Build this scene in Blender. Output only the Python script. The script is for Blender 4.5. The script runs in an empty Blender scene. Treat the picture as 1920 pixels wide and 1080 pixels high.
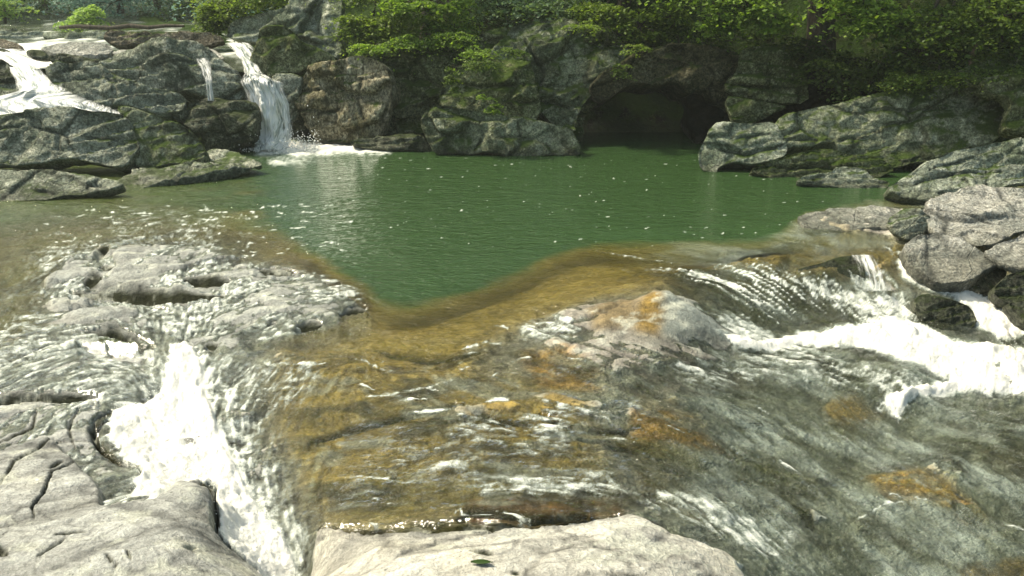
import bpy, math, random
import numpy as np
random.seed(7)
RNG = np.random.default_rng(7)
R = math.radians
scene = bpy.context.scene
col = scene.collection

# ------------------------------------------------------------------ camera
HC, FPX, PITCH = 3.0, 1663.0, R(19.8)
cd = bpy.data.cameras.new("camera"); cam = bpy.data.objects.new("camera", cd); col.objects.link(cam)
cd.sensor_width = 36; cd.lens = 36 * FPX / 1920; cd.clip_end = 2000; cd.clip_start = 0.05
cam.location = (0, 0, HC); cam.rotation_euler = (R(90) - PITCH, 0, 0)
scene.camera = cam
# ------------------------------------------------------------------ world + sun
SUN_EL, SUN_AZ = R(54), R(-72)      # azimuth from +Y towards +X : behind and to the left
w = bpy.data.worlds.new("World"); scene.world = w; w.use_nodes = True
nt = w.node_tree
bg = nt.nodes.get("Background") or nt.nodes.new("ShaderNodeBackground")
sky = nt.nodes.new("ShaderNodeTexSky"); sky.sky_type = 'NISHITA'; sky.sun_disc = False
sky.sun_elevation = SUN_EL; sky.sun_rotation = SUN_AZ; sky.air_density = 1.0; sky.dust_density = 3.5
tint = nt.nodes.new("ShaderNodeMix"); tint.data_type = 'RGBA'; tint.blend_type = 'MULTIPLY'; tint.inputs[0].default_value = 1; tint.inputs[7].default_value = (1.0, 1.0, .82, 1)
nt.links.new(sky.outputs[0], tint.inputs[6]); nt.links.new(tint.outputs[2], bg.inputs[0]); bg.inputs[1].default_value = 0.15
sd = bpy.data.lights.new("sun", 'SUN'); sun = bpy.data.objects.new("sun", sd); col.objects.link(sun)
sd.energy = 3.8; sd.angle = R(2); sd.color = (1.0, 0.91, 0.72)
sdir = np.array([math.sin(SUN_AZ) * math.cos(SUN_EL), math.cos(SUN_AZ) * math.cos(SUN_EL), math.sin(SUN_EL)])
from mathutils import Vector
sun.rotation_euler = Vector(sdir).to_track_quat('Z', 'Y').to_euler()
sun.location = (-20, 20, 40)
scene.view_settings.view_transform = 'Standard'; scene.view_settings.look = 'None'
scene.view_settings.exposure = 0.82; scene.view_settings.gamma = 1
scene.cycles.transparent_max_bounces = 12
scene.cycles.max_bounces = 6
scene.cycles.caustics_reflective = False; scene.cycles.caustics_refractive = False
scene.cycles.sample_clamp_indirect = 4

# ------------------------------------------------------------------ projection helpers
cp, sp = math.cos(PITCH), math.sin(PITCH)
def ray(u, v):
    u = np.asarray(u, float); v = np.asarray(v, float)
    x = (u - 960) / FPX; y = (540 - v) / FPX
    return np.stack([x, cp + y * sp, -sp + y * cp], -1)
def at_z(u, v, z=0.0):
    d = ray(u, v); t = (z - HC) / d[..., 2]
    return np.array([0, 0, HC]) + d * np.asarray(t)[..., None]
def at_y(u, v, Y):
    d = ray(u, v); t = Y / d[..., 1]
    return np.array([0, 0, HC]) + d * np.asarray(t)[..., None]
def proj(P):
    x, y, z = P[..., 0], P[..., 1], P[..., 2] - HC
    dep = y * cp - z * sp; up = y * sp + z * cp
    dep = np.maximum(dep, 0.05)
    return 960 + FPX * x / dep, 540 - FPX * up / dep

# ------------------------------------------------------------------ noise
def _h(ix, iy, iz, seed):
    n = (ix.astype(np.int64) * 374761393 + iy.astype(np.int64) * 668265263 + iz.astype(np.int64) * 1274126177 + seed * 974634777) & 0xffffffff
    n = ((n ^ (n >> 13)) * 1274126177) & 0xffffffff
    n = ((n ^ (n >> 16)) * 2246822519) & 0xffffffff
    return ((n ^ (n >> 15)) & 0xffffff) / float(0xffffff)
def vn3(P, seed=0):
    I = np.floor(P); f = P - I; f = f * f * f * (f * (f * 6 - 15) + 10)
    i = I.astype(np.int64); x, y, z = i[..., 0], i[..., 1], i[..., 2]; fx, fy, fz = f[..., 0], f[..., 1], f[..., 2]
    r = 0
    for dx in (0, 1):
        for dy in (0, 1):
            for dz in (0, 1):
                r = r + _h(x + dx, y + dy, z + dz, seed) * (fx if dx else 1 - fx) * (fy if dy else 1 - fy) * (fz if dz else 1 - fz)
    return r * 2 - 1
def vn2(x, y, seed=0):
    ix = np.floor(x); iy = np.floor(y); fx = x - ix; fy = y - iy
    fx = fx * fx * (3 - 2 * fx); fy = fy * fy * (3 - 2 * fy)
    ix = ix.astype(np.int64); iy = iy.astype(np.int64); z = np.zeros_like(ix)
    a = _h(ix, iy, z, seed) * (1 - fx) + _h(ix + 1, iy, z, seed) * fx
    b = _h(ix, iy + 1, z, seed) * (1 - fx) + _h(ix + 1, iy + 1, z, seed) * fx
    return (a * (1 - fy) + b * fy) * 2 - 1
def fbm3(P, o=4, seed=0, g=0.5):
    r = 0; a = 1; t = 0
    for k in range(o):
        r = r + a * vn3(P * 2 ** k + 17.3 * k, seed + k); t += a; a *= g
    return r / t
def fbm2(x, y, o=4, seed=0, g=0.5):
    r = 0; a = 1; t = 0
    for k in range(o):
        r = r + a * vn2(x * 2 ** k + 13.7 * k, y * 2 ** k - 7.1 * k, seed + k); t += a; a *= g
    return r / t
def facets(P, seed=0, tilt=1.0):
    """cellular facets: every cell is its own tilted plane, grooves where cells meet; returns height, groove"""
    I = np.floor(P).astype(np.int64); b1 = np.full(P.shape[:-1], 9e9); b2 = b1.copy(); h = np.zeros(P.shape[:-1])
    for dx in (-1, 0, 1):
        for dy in (-1, 0, 1):
            for dz in (-1, 0, 1):
                c = I + np.array([dx, dy, dz]); x, y, z = c[..., 0], c[..., 1], c[..., 2]
                jit = np.stack([_h(x, y, z, seed), _h(x, y, z, seed + 1), _h(x, y, z, seed + 2)], -1)
                q = P - (c + jit); d = np.sqrt((q ** 2).sum(-1))
                n = np.stack([_h(x, y, z, seed + 3), _h(x, y, z, seed + 4), _h(x, y, z, seed + 5)], -1) * 2 - 1
                hh = (q * n).sum(-1) * tilt + (_h(x, y, z, seed + 6) - .5)
                near = d < b1
                b2 = np.where(near, b1, np.minimum(b2, d)); h = np.where(near, hh, h); b1 = np.where(near, d, b1)
    e = np.clip((b2 - b1) / 0.12, 0, 1)
    return h * (0.3 + 0.7 * e), 1 - e
def sst(a, b, x):
    t = np.clip((x - a) / (b - a), 0, 1); return t * t * (3 - 2 * t)
def lin(r, g, b):
    f = lambda c: (c / 255 / 12.92) if c / 255 <= 0.04045 else ((c / 255 + 0.055) / 1.055) ** 2.4
    return (f(r), f(g), f(b))

# ------------------------------------------------------------------ mesh + tagging helpers
def mesh_np(name, V, F, m, parent=None, attrs=None, smooth=True, loc=None):
    V = np.asarray(V, float); F = np.asarray(F, np.int32)
    if loc is not None: V = V - np.asarray(loc)
    me = bpy.data.meshes.new(name); k = F.shape[1]
    me.vertices.add(len(V)); me.vertices.foreach_set("co", V.astype(np.float32).ravel())
    me.loops.add(F.size); me.loops.foreach_set("vertex_index", F.ravel())
    me.polygons.add(len(F)); me.polygons.foreach_set("loop_start", np.arange(0, F.size, k, dtype=np.int32))
    me.polygons.foreach_set("loop_total", np.full(len(F), k, np.int32))
    me.polygons.foreach_set("use_smooth", np.full(len(F), smooth))
    for an, av in (attrs or {}).items():
        av = np.asarray(av, np.float32)
        if av.ndim == 2:
            a = me.attributes.new(an, 'FLOAT_COLOR', 'POINT'); a.data.foreach_set("color", np.concatenate([av, np.ones((len(av), 1), np.float32)], 1).ravel())
        else:
            a = me.attributes.new(an, 'FLOAT', 'POINT'); a.data.foreach_set("value", av)
    me.update(calc_edges=True)
    me.materials.append(m)
    o = bpy.data.objects.new(name, me); col.objects.link(o)
    if loc is not None and parent is None: o.location = loc
    if parent is not None: o.parent = parent
    return o
def tag(o, label=None, cat=None, group=None, kind=None):
    if label: o["label"] = label
    if cat: o["category"] = cat
    if group: o["group"] = group
    if kind: o["kind"] = kind
    return o
def empty(name, loc):
    o = bpy.data.objects.new(name, None); col.objects.link(o); o.location = loc; o.empty_display_size = .2; return o

# ------------------------------------------------------------------ materials
def new_mat(name):
    m = bpy.data.materials.new(name); m.use_nodes = True; t = m.node_tree; t.nodes.clear()
    out = t.nodes.new("ShaderNodeOutputMaterial"); return m, t, out
class N:
    def __init__(s, t): s.t = t
    def __call__(s, typ, ins=None, **kw):
        n = s.t.nodes.new("ShaderNode" + typ)
        for k, v in kw.items(): setattr(n, k, v)
        for k, v in (ins or {}).items():
            if hasattr(v, "is_output"): s.t.links.new(v, n.inputs[k])
            else: n.inputs[k].default_value = v
        return n
    def noise(s, vec, sc, det=5, rough=.55, dist=0):
        return s("TexNoise", {"Vector": vec, "Scale": sc, "Detail": det, "Roughness": rough, "Distortion": dist}).outputs[0]
    def ramp(s, x, a, b, A=0.0, B=1.0):
        return s("MapRange", {"Value": x, "From Min": a, "From Max": b, "To Min": A, "To Max": B}, interpolation_type='SMOOTHSTEP').outputs[0]
    def mix(s, f, a, b, mode='MIX'):
        n = s.t.nodes.new("ShaderNodeMix"); n.data_type = 'RGBA'; n.blend_type = mode; n.clamp_factor = True
        for i, v in ((0, f), (6, a), (7, b)):
            if hasattr(v, "is_output"): s.t.links.new(v, n.inputs[i])
            else: n.inputs[i].default_value = v if i == 0 else (*v, 1) if len(v) == 3 else v
        return n.outputs[2]
    def math(s, op, a, b=0.0):
        n = s.t.nodes.new("ShaderNodeMath"); n.operation = op
        for i, v in ((0, a), (1, b)):
            if hasattr(v, "is_output"): s.t.links.new(v, n.inputs[i])
            else: n.inputs[i].default_value = v
        return n.outputs[0]

def rock_mat(name, base, dark, light, moss=0.0, mosscol=(.035, .06, .012), wet=.0, rough=.85, sc=1.0, lichen=.3, streak=0.0, contrast=.8):
    m, t, out = new_mat(name); n = N(t)
    tc = n("TexCoord"); P = n("NewGeometry").outputs["Position"]; Nn = n("NewGeometry").outputs["Normal"]
    mp = n("Mapping", {"Vector": P, "Scale": (1, 1, 1.0 + 2.0 * streak)}).outputs[0]
    big = n.noise(mp, 1.1 * sc, 6, .6, .4); mid = n.noise(mp, 5 * sc, 8, .65, .3); fine = n.noise(mp, 34 * sc, 6, .7)
    c = n.mix(n.ramp(big, .38, .62), dark, base)
    c = n.mix(n.ramp(mid, .5, .72), c, light)
    spot = n.noise(mp, 14 * sc, 4, .6)
    c = n.mix(n.math('MULTIPLY', n.ramp(spot, .56, .68), lichen), c, tuple(min(1, x * 1.5 + .05) for x in light))
    c = n.mix(n.math('MULTIPLY', n.ramp(n.noise(mp, 9 * sc, 6, .7), .55, .70), .7), c, tuple(x * .35 for x in dark))
    c = n.mix(n.math('MULTIPLY', .55, 1.0), c, n.mix(n.ramp(fine, .36, .64), (.22, .22, .22), (.80, .80, .80)), 'OVERLAY')
    c = n.mix(contrast, c, n.mix(n.ramp(n.noise(mp, 17 * sc, 6, .7), .38, .62), (.27, .27, .27), (.76, .76, .76)), 'OVERLAY')
    c = n.mix(n.math('MULTIPLY', n("Attribute", attribute_name="crack").outputs["Fac"], n.ramp(mid, .3, .55)), c, tuple(x * .35 for x in dark))
    if moss > 0:
        nz = n("SeparateXYZ", {0: Nn}).outputs[2]
        mk = n.math('ADD', n.math('MULTIPLY', nz, .35), n.noise(mp, 2.6, 7, .65))
        mk = n.ramp(mk, .78 - .38 * moss, .95 - .38 * moss)
        mc = n.mix(n.noise(mp, 22, 4, .6), tuple(x * .55 for x in mosscol), tuple(x * 1.7 for x in mosscol))
        c = n.mix(n.math('MULTIPLY', mk, .9), c, mc)
    z = n("SeparateXYZ", {0: P}).outputs[2]
    zz = n.math('ADD', z, n.math('MULTIPLY', n.math('SUBTRACT', n.noise(mp, 3, 4), .5), .25))
    band = n.ramp(zz, .04, .20, 1.0, 0.0)
    wetf = n.math('MAXIMUM', n.math('MULTIPLY', band, .75), wet)
    c = n.mix(wetf, c, n.mix(1.0, c, (.42, .42, .36), 'MULTIPLY'))
    rg = n.math('SUBTRACT', rough, n.math('MULTIPLY', wetf, .5))
    hgt = n.math('ADD', n.math('MULTIPLY', mid, .9), n.math('MULTIPLY', fine, .35))
    vor = n("TexVoronoi", {"Vector": n("Mapping", {"Vector": P, "Scale": (1, 1, 1.7), "Rotation": (.3, .5, .2)}).outputs[0], "Scale": 2.3 * sc}, feature='DISTANCE_TO_EDGE').outputs[0]
    hgt = n.math('ADD', hgt, n.math('MULTIPLY', n.ramp(vor, 0, .02), .12))
    b = n("Bump", {"Height": hgt, "Strength": 1.0, "Distance": .11}).outputs[0]
    p = n("BsdfPrincipled", {"Base Color": c, "Roughness": rg, "Normal": b, "Specular IOR Level": n.math("ADD", .08, n.math("MULTIPLY", wetf, .22))})
    t.links.new(p.outputs[0], out.inputs[0]); return m

MOSS = (.045, .075, .012)
M = {}
M['grey'] = rock_mat("grey_rock", (.32, .34, .27), (.13, .15, .11), (.50, .50, .40), .12, MOSS, contrast=.5)
M['pale'] = rock_mat("pale_rock", (.44, .43, .38), (.26, .27, .24), (.56, .54, .48), .0, MOSS, lichen=.1, contrast=.35)
M['tan'] = rock_mat("tan_rock", (.28, .25, .17), (.12, .11, .06), (.42, .39, .28), .2, MOSS, streak=-.2)
M['brown'] = rock_mat("brown_rock", (.17, .15, .11), (.07, .06, .045), (.26, .24, .2), .1, MOSS)
M['mossy'] = rock_mat("mossy_rock", (.19, .20, .11), (.065, .08, .03), (.36, .37, .24), .55, MOSS)
M['blue'] = rock_mat("bluish_rock", (.26, .28, .19), (.10, .115, .065), (.44, .46, .34), .4, MOSS, lichen=.2, contrast=.5)
M['bluepale'] = rock_mat("pale_bluish_rock", (.33, .36, .28), (.15, .18, .12), (.50, .52, .43), .15, MOSS, contrast=.45, lichen=.15)
M['wet'] = rock_mat("wet_dark_rock", (.15, .16, .11), (.05, .06, .035), (.38, .39, .30), .3, (.04, .06, .012), wet=.35, rough=.75)
M['dark'] = rock_mat("shaded_brown_rock", (.022, .020, .012), (.009, .008, .005), (.045, .04, .025), .25, (.012, .018, .005), lichen=.0)  # brown rock with the shade under the trees put into its colour
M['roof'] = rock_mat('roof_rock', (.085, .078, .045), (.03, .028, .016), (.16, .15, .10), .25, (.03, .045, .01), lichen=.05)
M['cave'] = rock_mat('cave_shade_rock', (.012, .011, .007), (.005, .005, .003), (.022, .02, .014), .0, lichen=.0, contrast=.2)  # near-black albedo paints the darkness of the hollow into the rock
M['soil'] = rock_mat("leaf_litter_soil", (.035, .045, .016), (.012, .016, .007), (.06, .08, .028), .8, (.03, .055, .012), rough=1)

def bed_mat():
    m, t, out = new_mat("stream_bedrock"); n = N(t)
    P = n("NewGeometry").outputs["Position"]
    c = n("Attribute", attribute_name="Col").outputs[0]; wt = n("Attribute", attribute_name="wet").outputs["Fac"]
    f1 = n.noise(P, 60, 5, .7); f2 = n.noise(P, 14, 6, .65, .5)
    c = n.mix(.55, c, n.mix(n.ramp(f1, .3, .7), (.25, .25, .25), (.75, .75, .75)), 'OVERLAY')
    c = n.mix(.4, c, n.mix(n.ramp(f2, .3, .7), (.25, .25, .25), (.75, .75, .75)), 'OVERLAY')
    pit = n.ramp(n.noise(P, 38, 3, .5), .66, .72)
    c = n.mix(n.math('MULTIPLY', pit, .6), c, (.05, .05, .04))
    hgt = n.math('ADD', n.math('MULTIPLY', f1, .25), n.math('MULTIPLY', f2, .9))
    b = n("Bump", {"Height": hgt, "Strength": 1.0, "Distance": .032}).outputs[0]
    p = n("BsdfPrincipled", {"Base Color": c, "Roughness": n.math('SUBTRACT', .85, n.math('MULTIPLY', wt, .5)), "Normal": b, "Specular IOR Level": n.math("ADD", .05, n.math("MULTIPLY", wt, .35))})
    t.links.new(p.outputs[0], out.inputs[0]); return m
M['bed'] = bed_mat()

def water_mat():
    m, t, out = new_mat("river_water"); n = N(t)
    P = n("NewGeometry").outputs["Position"]
    A = lambda k, o="Fac": n("Attribute", attribute_name=k).outputs[o]
    foam, turb, fast = A("foam"), A("turb"), A("fast"); body = A("body", "Color")
    mp = n("Mapping", {"Vector": P, "Scale": (.75, 1.25, 1)}).outputs[0]
    r0_ = n.noise(mp, 3.2, 2, .5, .3); r1 = n.noise(mp, 9, 3, .55, .6); r2 = n.noise(mp, 26, 3, .6, .4); r3 = n.noise(mp, 70, 2, .6)
    h = n.math('ADD', n.math('ADD', n.math('MULTIPLY', r0_, .9), n.math('MULTIPLY', r1, .9)), n.math('ADD', n.math('MULTIPLY', r2, .35), n.math('MULTIPLY', n.math('MULTIPLY', r3, .25), n.math('ADD', fast, .25))))
    b = n("Bump", {"Height": h, "Strength": 1.0, "Distance": n.math("ADD", .042, n.math("MULTIPLY", fast, .045))}).outputs[0]
    fn = n.noise(P, 90, 4, .7)
    ff = n.math('ADD', foam, n.math('MULTIPLY', n.math('SUBTRACT', fn, .5), .75))
    thick = n.ramp(ff, .35, .95); ff = n.ramp(ff, .20, .80)
    ff = n.math('MULTIPLY', ff, n.ramp(foam, .02, .12))
    tr = n("BsdfTransparent", {"Color": (.93, .96, .88, 1)})
    df = n("BsdfDiffuse", {"Color": body, "Normal": b})
    under = n("MixShader", {0: turb, 1: tr.outputs[0], 2: df.outputs[0]}).outputs[0]
    gl = n("BsdfGlossy", {"Color": (.97, .98, 1, 1), "Roughness": n.math('ADD', .04, n.math('MULTIPLY', fast, .06)), "Normal": b})
    fr = n("Fresnel", {"IOR": 1.36, "Normal": b}).outputs[0]
    w1 = n("MixShader", {0: fr, 1: under, 2: gl.outputs[0]}).outputs[0]
    fb = n("Bump", {"Height": n.noise(P, 45, 5, .7), "Strength": .7, "Distance": .03}).outputs[0]
    wh = n("BsdfPrincipled", {"Base Color": n.mix(thick, (.50, .56, .50), (.82, .81, .75)), "Roughness": .5, "Normal": fb})
    w2 = n("MixShader", {0: ff, 1: w1, 2: wh.outputs[0]}).outputs[0]
    t.links.new(w2, out.inputs[0]); return m
M['water'] = water_mat()

def fall_mat():
    m, t, out = new_mat("falling_white_water"); n = N(t)
    uv = n("Attribute", attribute_name="flow").outputs["Vector"]; dn = n("Attribute", attribute_name="dens").outputs["Fac"]
    mp = n("Mapping", {"Vector": uv, "Scale": (34, 3.2, 1)}).outputs[0]
    a = n.noise(mp, 1, 6, .7, .3); mp2 = n("Mapping", {"Vector": uv, "Scale": (8, .9, 1)}).outputs[0]; a2 = n.noise(mp2, 1, 4, .6, .3)
    s = n.math('ADD', n.math('MULTIPLY', a, .6), n.math('MULTIPLY', a2, .5))
    al = n.ramp(n.math('ADD', s, n.math('SUBTRACT', dn, .55)), .34, .66)
    c = n.mix(n.ramp(s, .42, .60), (.30, .37, .34), (.9, .9, .88))
    b = n("Bump", {"Height": s, "Strength": .8, "Distance": .08}).outputs[0]
    p = n("BsdfPrincipled", {"Base Color": c, "Roughness": .4, "Normal": b, "Alpha": al})
    t.links.new(p.outputs[0], out.inputs[0]); return m
M['fall'] = fall_mat()

def leaf_mat(name, c1, c2, trans=.4, rough=.55, through=(1.6, 1.7, .7)):
    m, t, out = new_mat(name); n = N(t)
    v = n("Attribute", attribute_name="tint").outputs["Fac"]
    c = n.mix(v, c1, c2)
    d = n("BsdfPrincipled", {"Base Color": c, "Roughness": rough, "Specular IOR Level": .3})
    tr = n("BsdfTranslucent", {"Color": n.mix(1.0, c, through, 'MULTIPLY')})
    s = n("MixShader", {0: trans, 1: d.outputs[0], 2: tr.outputs[0]}).outputs[0]
    t.links.new(s, out.inputs[0]); return m
M['leaf_bright'] = leaf_mat("bright_leaves", (.06, .12, .015), (.27, .38, .07))
M['leaf_mid'] = leaf_mat("green_leaves", (.04, .08, .014), (.20, .27, .055))
M['leaf_dark'] = leaf_mat("dark_leaves", (.02, .045, .009), (.10, .15, .03))
M['leaf_grey'] = leaf_mat("greyish_leaves", (.07, .12, .06), (.24, .33, .19))
M['leaf_far'] = leaf_mat("distant_leaves", (.035, .075, .03), (.11, .18, .06))
M['leaf_mist'] = leaf_mat('haze_tinted_leaves', (.17, .30, .24), (.34, .52, .43), .35, through=(1.1, 1.2, 1.1))  # pale teal colour paints the valley haze into the leaves
M['leaf_pale'] = leaf_mat("pale_leaves", (.16, .26, .08), (.40, .52, .20))
def bark():
    m, t, out = new_mat("tree_bark"); n = N(t); P = n("NewGeometry").outputs["Position"]
    mp = n("Mapping", {"Vector": P, "Scale": (1, 1, .25)}).outputs[0]; a = n.noise(mp, 20, 6, .7)
    c = n.mix(n.ramp(a, .35, .65), (.022, .017, .010), (.08, .065, .045))
    b = n("Bump", {"Height": a, "Strength": 1, "Distance": .03}).outputs[0]
    p = n("BsdfPrincipled", {"Base Color": c, "Roughness": .9, "Normal": b}); t.links.new(p.outputs[0], out.inputs[0]); return m
M['bark'] = bark()

# ------------------------------------------------------------------ picture-plan canvas: masks drawn over the ground plan
CU0, CV0, CS = -520.0, 260.0, 0.5
CW, CH = 1480, 600
def _uv(): 
    return np.meshgrid(CU0 + np.arange(CW) / CS, CV0 + np.arange(CH) / CS)
GU, GV = _uv()
def inside(px, py, poly):
    r = np.zeros(px.shape, bool); n = len(poly)
    for i in range(n):
        x1, y1 = poly[i]; x2, y2 = poly[(i + 1) % n]
        if y1 == y2: continue
        c = ((y1 > py) != (y2 > py)) & (px < (x2 - x1) * (py - y1) / (y2 - y1) + x1)
        r ^= c
    return r
def blur(a, s):
    s = s * CS
    if s < .4: return a
    k = int(max(1, round(s * 3))); x = np.arange(-k, k + 1); g = np.exp(-x * x / (2 * s * s)); g /= g.sum()
    p = np.pad(a, ((k, k), (k, k)), mode='edge')
    p = np.apply_along_axis(lambda r: np.convolve(r, g, 'valid'), 1, p)
    return np.apply_along_axis(lambda r: np.convolve(r, g, 'valid'), 0, p)
def crop_op(pts, pad, fn):
    us = [p[0] for p in pts]; vs = [p[1] for p in pts]
    i0 = max(0, int((min(us) - pad - CU0) * CS)); i1 = min(CW, int((max(us) + pad - CU0) * CS) + 2)
    j0 = max(0, int((min(vs) - pad - CV0) * CS)); j1 = min(CH, int((max(vs) + pad - CV0) * CS) + 2)
    return (slice(j0, j1), slice(i0, i1)), fn(GU[j0:j1, i0:i1], GV[j0:j1, i0:i1])
WU = fbm2(GU / 34, GV / 20, 4, 3) * 13; WV = fbm2(GU / 34, GV / 20, 4, 9) * 6
def poly_mask(poly, b=3, warp=1.0):
    def f(u, v):
        j = slice(int((v[0, 0] - CV0) * CS + .5), None)
        jj = int(round((v[0, 0] - CV0) * CS)); ii = int(round((u[0, 0] - CU0) * CS))
        wu = WU[jj:jj + u.shape[0], ii:ii + u.shape[1]]; wv = WV[jj:jj + u.shape[0], ii:ii + u.shape[1]]
        return blur(inside(u + wu * warp, v + wv * warp, poly).astype(float), b)
    return crop_op(poly, b * 3 + 22, f)
def seg_dist(px, py, pts, wd=None):
    best = np.full(px.shape, 9e9)
    L = len(pts) - 1
    for i in range(L):
        x1, y1 = pts[i]; x2, y2 = pts[i + 1]; dx, dy = x2 - x1, y2 - y1
        t = np.clip(((px - x1) * dx + (py - y1) * dy) / (dx * dx + dy * dy + 1e-9), 0, 1)
        d = np.hypot(px - x1 - t * dx, (py - y1 - t * dy))
        if wd is not None:
            s = (i + t) / L; d = d / (0.25 + 0.75 * np.sin(np.pi * np.clip(s, .03, .97)))
        best = np.minimum(best, d)
    return best
def line_mask(pts, wd, warp=.35):
    def f(u, v):
        jj = int(round((v[0, 0] - CV0) * CS)); ii = int(round((u[0, 0] - CU0) * CS))
        wu = WU[jj:jj + u.shape[0], ii:ii + u.shape[1]]; wv = WV[jj:jj + u.shape[0], ii:ii + u.shape[1]]
        d = seg_dist(u + wu * warp, v + wv * warp, pts, 1)
        return np.exp(-(d / wd) ** 2)
    return crop_op(pts, wd * 3 + 20, f)
def paint(cv, sl_m, val, alpha=1.0):
    sl, m = sl_m; m = m * alpha
    if cv.ndim == 3: cv[sl] = cv[sl] * (1 - m[..., None]) + np.array(val) * m[..., None]
    else: cv[sl] = cv[sl] * (1 - m) + val * m
def lift(cv, sl_m, val):
    sl, m = sl_m; cv[sl] = np.maximum(cv[sl], m * val)
def samp(cv, u, v):
    x = np.clip((u - CU0) * CS, 0, CW - 1.001); y = np.clip((v - CV0) * CS, 0, CH - 1.001)
    i = x.astype(int); j = y.astype(int); fx = x - i; fy = y - j
    if cv.ndim == 3: fx = fx[..., None]; fy = fy[..., None]
    return (cv[j, i] * (1 - fx) + cv[j, i + 1] * fx) * (1 - fy) + (cv[j + 1, i] * (1 - fx) + cv[j + 1, i + 1] * fx) * fy

# ---- water level control points (pixel u, v, height)
CP = [(u, v, 0) for u in (-500, -200, 100, 400, 700, 1000, 1300, 1600, 1900, 2300) for v in (300, 360)]
CP += [(u, 430, 0) for u in (-400, 0, 400, 800, 1200, 1500)]
CP += [(-300, 600, 0), (0, 560, 0), (200, 470, .02), (400, 480, .025), (300, 540, .035), (550, 540, .03), (450, 600, .015), (650, 580, .01), (800, 520, 0), (700, 620, 0), (560, 650, -.01), (1000, 540, 0), (900, 600, 0),
  (150, 610, .02), (330, 640, -.03), (0, 680, -.02), (-300, 700, -.03), (150, 700, -.01), (250, 700, -.02), (0, 800, -.07), (100, 780, -.05), (100, 900, -.08), (0, 1000, -.07), (-300, 900, -.06), (200, 1000, -.08), (350, 1000, -.06), (380, 920, -.08), (300, 950, -.10), (380, 1060, -.09), (200, 1100, -.05), (0, 1150, -.02), (400, 1200, -.04), (0, 1350, .05),
  (345, 665, -.06), (335, 750, -.17), (290, 780, -.16), (300, 850, -.22), (370, 880, -.27), (440, 900, -.31), (440, 960, -.40), (490, 1010, -.47), (540, 1060, -.55), (560, 1150, -.7), (420, 760, -.14), (480, 860, -.22), (560, 960, -.30), (600, 760, -.10), (600, 900, -.22), (600, 690, -.04), (420, 680, -.05),
  (900, 640, -.01), (900, 740, -.07), (900, 850, -.14), (750, 800, -.12), (760, 940, -.23), (900, 960, -.22), (1100, 640, .0), (1050, 620, .02), (1150, 720, -.06), (1100, 800, -.14), (1200, 870, -.22), (1100, 960, -.25),
  (620, 1000, -.22), (700, 1040, -.14), (1000, 1020, -.12), (1200, 1010, -.17), (1300, 1060, -.22), (900, 1200, -.05), (900, 1350, 0), (1250, 1200, -.12),
  (950, 612, .01), (1100, 575, .03), (1240, 540, .09), (1180, 620, .02), (1300, 585, .02), (1250, 660, -.03), (1355, 645, -.22), (1320, 690, -.16), (1450, 635, -.32),
  (1300, 500, 0), (1420, 500, -.01), (1380, 550, -.08), (1420, 580, -.16), (1500, 600, -.29), (1530, 560, -.20), (1600, 605, -.31), (1480, 520, -.04), (1560, 500, -.01),
  (1600, 478, 0), (1620, 545, -.22), (1670, 460, .0), (1700, 530, -.17), (1800, 550, -.24), (1870, 600, -.36), (1940, 640, -.46), (1750, 590, -.28), (1680, 590, -.3),
  (1500, 655, -.38), (1700, 650, -.38), (1850, 680, -.45), (1600, 690, -.40), (1700, 700, -.42), (1760, 740, -.58), (1900, 760, -.64), (1640, 735, -.5), (1500, 690, -.36),
  (1380, 690, -.28), (1280, 700, -.16), (1400, 740, -.34), (1670, 790, -.66), (1900, 830, -.72), (1500, 800, -.46), (1300, 790, -.22), (1400, 860, -.42), (1400, 930, -.45), (1550, 900, -.58), (1700, 880, -.62), (1800, 950, -.72), (1850, 900, -.70), (1900, 1050, -.85), (1500, 1000, -.60), (1400, 1040, -.50), (1650, 1060, -.78), (2300, 1000, -1.0), (2300, 700, -.6), (1700, 1250, -.9), (2300, 1300, -1.1), (1450, 1250, -.55)]
CPW = np.array([at_z(u, v, z) for u, v, z in CP])
def rbf(pts, vals, reg=.02):
    d = np.hypot(pts[:, None, 0] - pts[None, :, 0], pts[:, None, 1] - pts[None, :, 1])
    A = d + 0; A[np.diag_indices(len(A))] -= reg
    n = len(pts); B = np.zeros((n + 1, n + 1)); B[:n, :n] = A; B[:n, n] = 1; B[n, :n] = 1
    s = np.linalg.solve(B, np.append(vals, 0))
    def ev(x, y):
        r = np.full(x.shape, s[n])
        for (px, py), c in zip(pts, s[:n]): r = r + c * np.sqrt((x - px) ** 2 + (y - py) ** 2 + .004)
        return r
    return ev
WL = rbf(CPW[:, :2], CPW[:, 2])

# ---- fan grid over the ground plan
us = np.concatenate([np.arange(-700, -20, 14), np.arange(-20, 1940, 2.7), np.arange(1940, 2640, 14)])
vs = np.concatenate([np.arange(1560, 1095, -9), np.arange(1095, 262, -2.3)])
yr = at_z(np.full(len(vs), 960.0), vs, -.15)[:, 1]
depth_r = yr * cp + (HC + .15) * sp
GX = (us[None, :] - 960) / FPX * depth_r[:, None]; GY = np.repeat(yr[:, None], len(us), 1)
print("grid", GX.shape)
ZW = WL(GX, GY)
ZW = np.where(GY > 11.5, ZW * np.clip((13 - GY) / 1.5, 0, 1), ZW)
PU, PV = proj(np.stack([GX, GY, ZW], -1))

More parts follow.
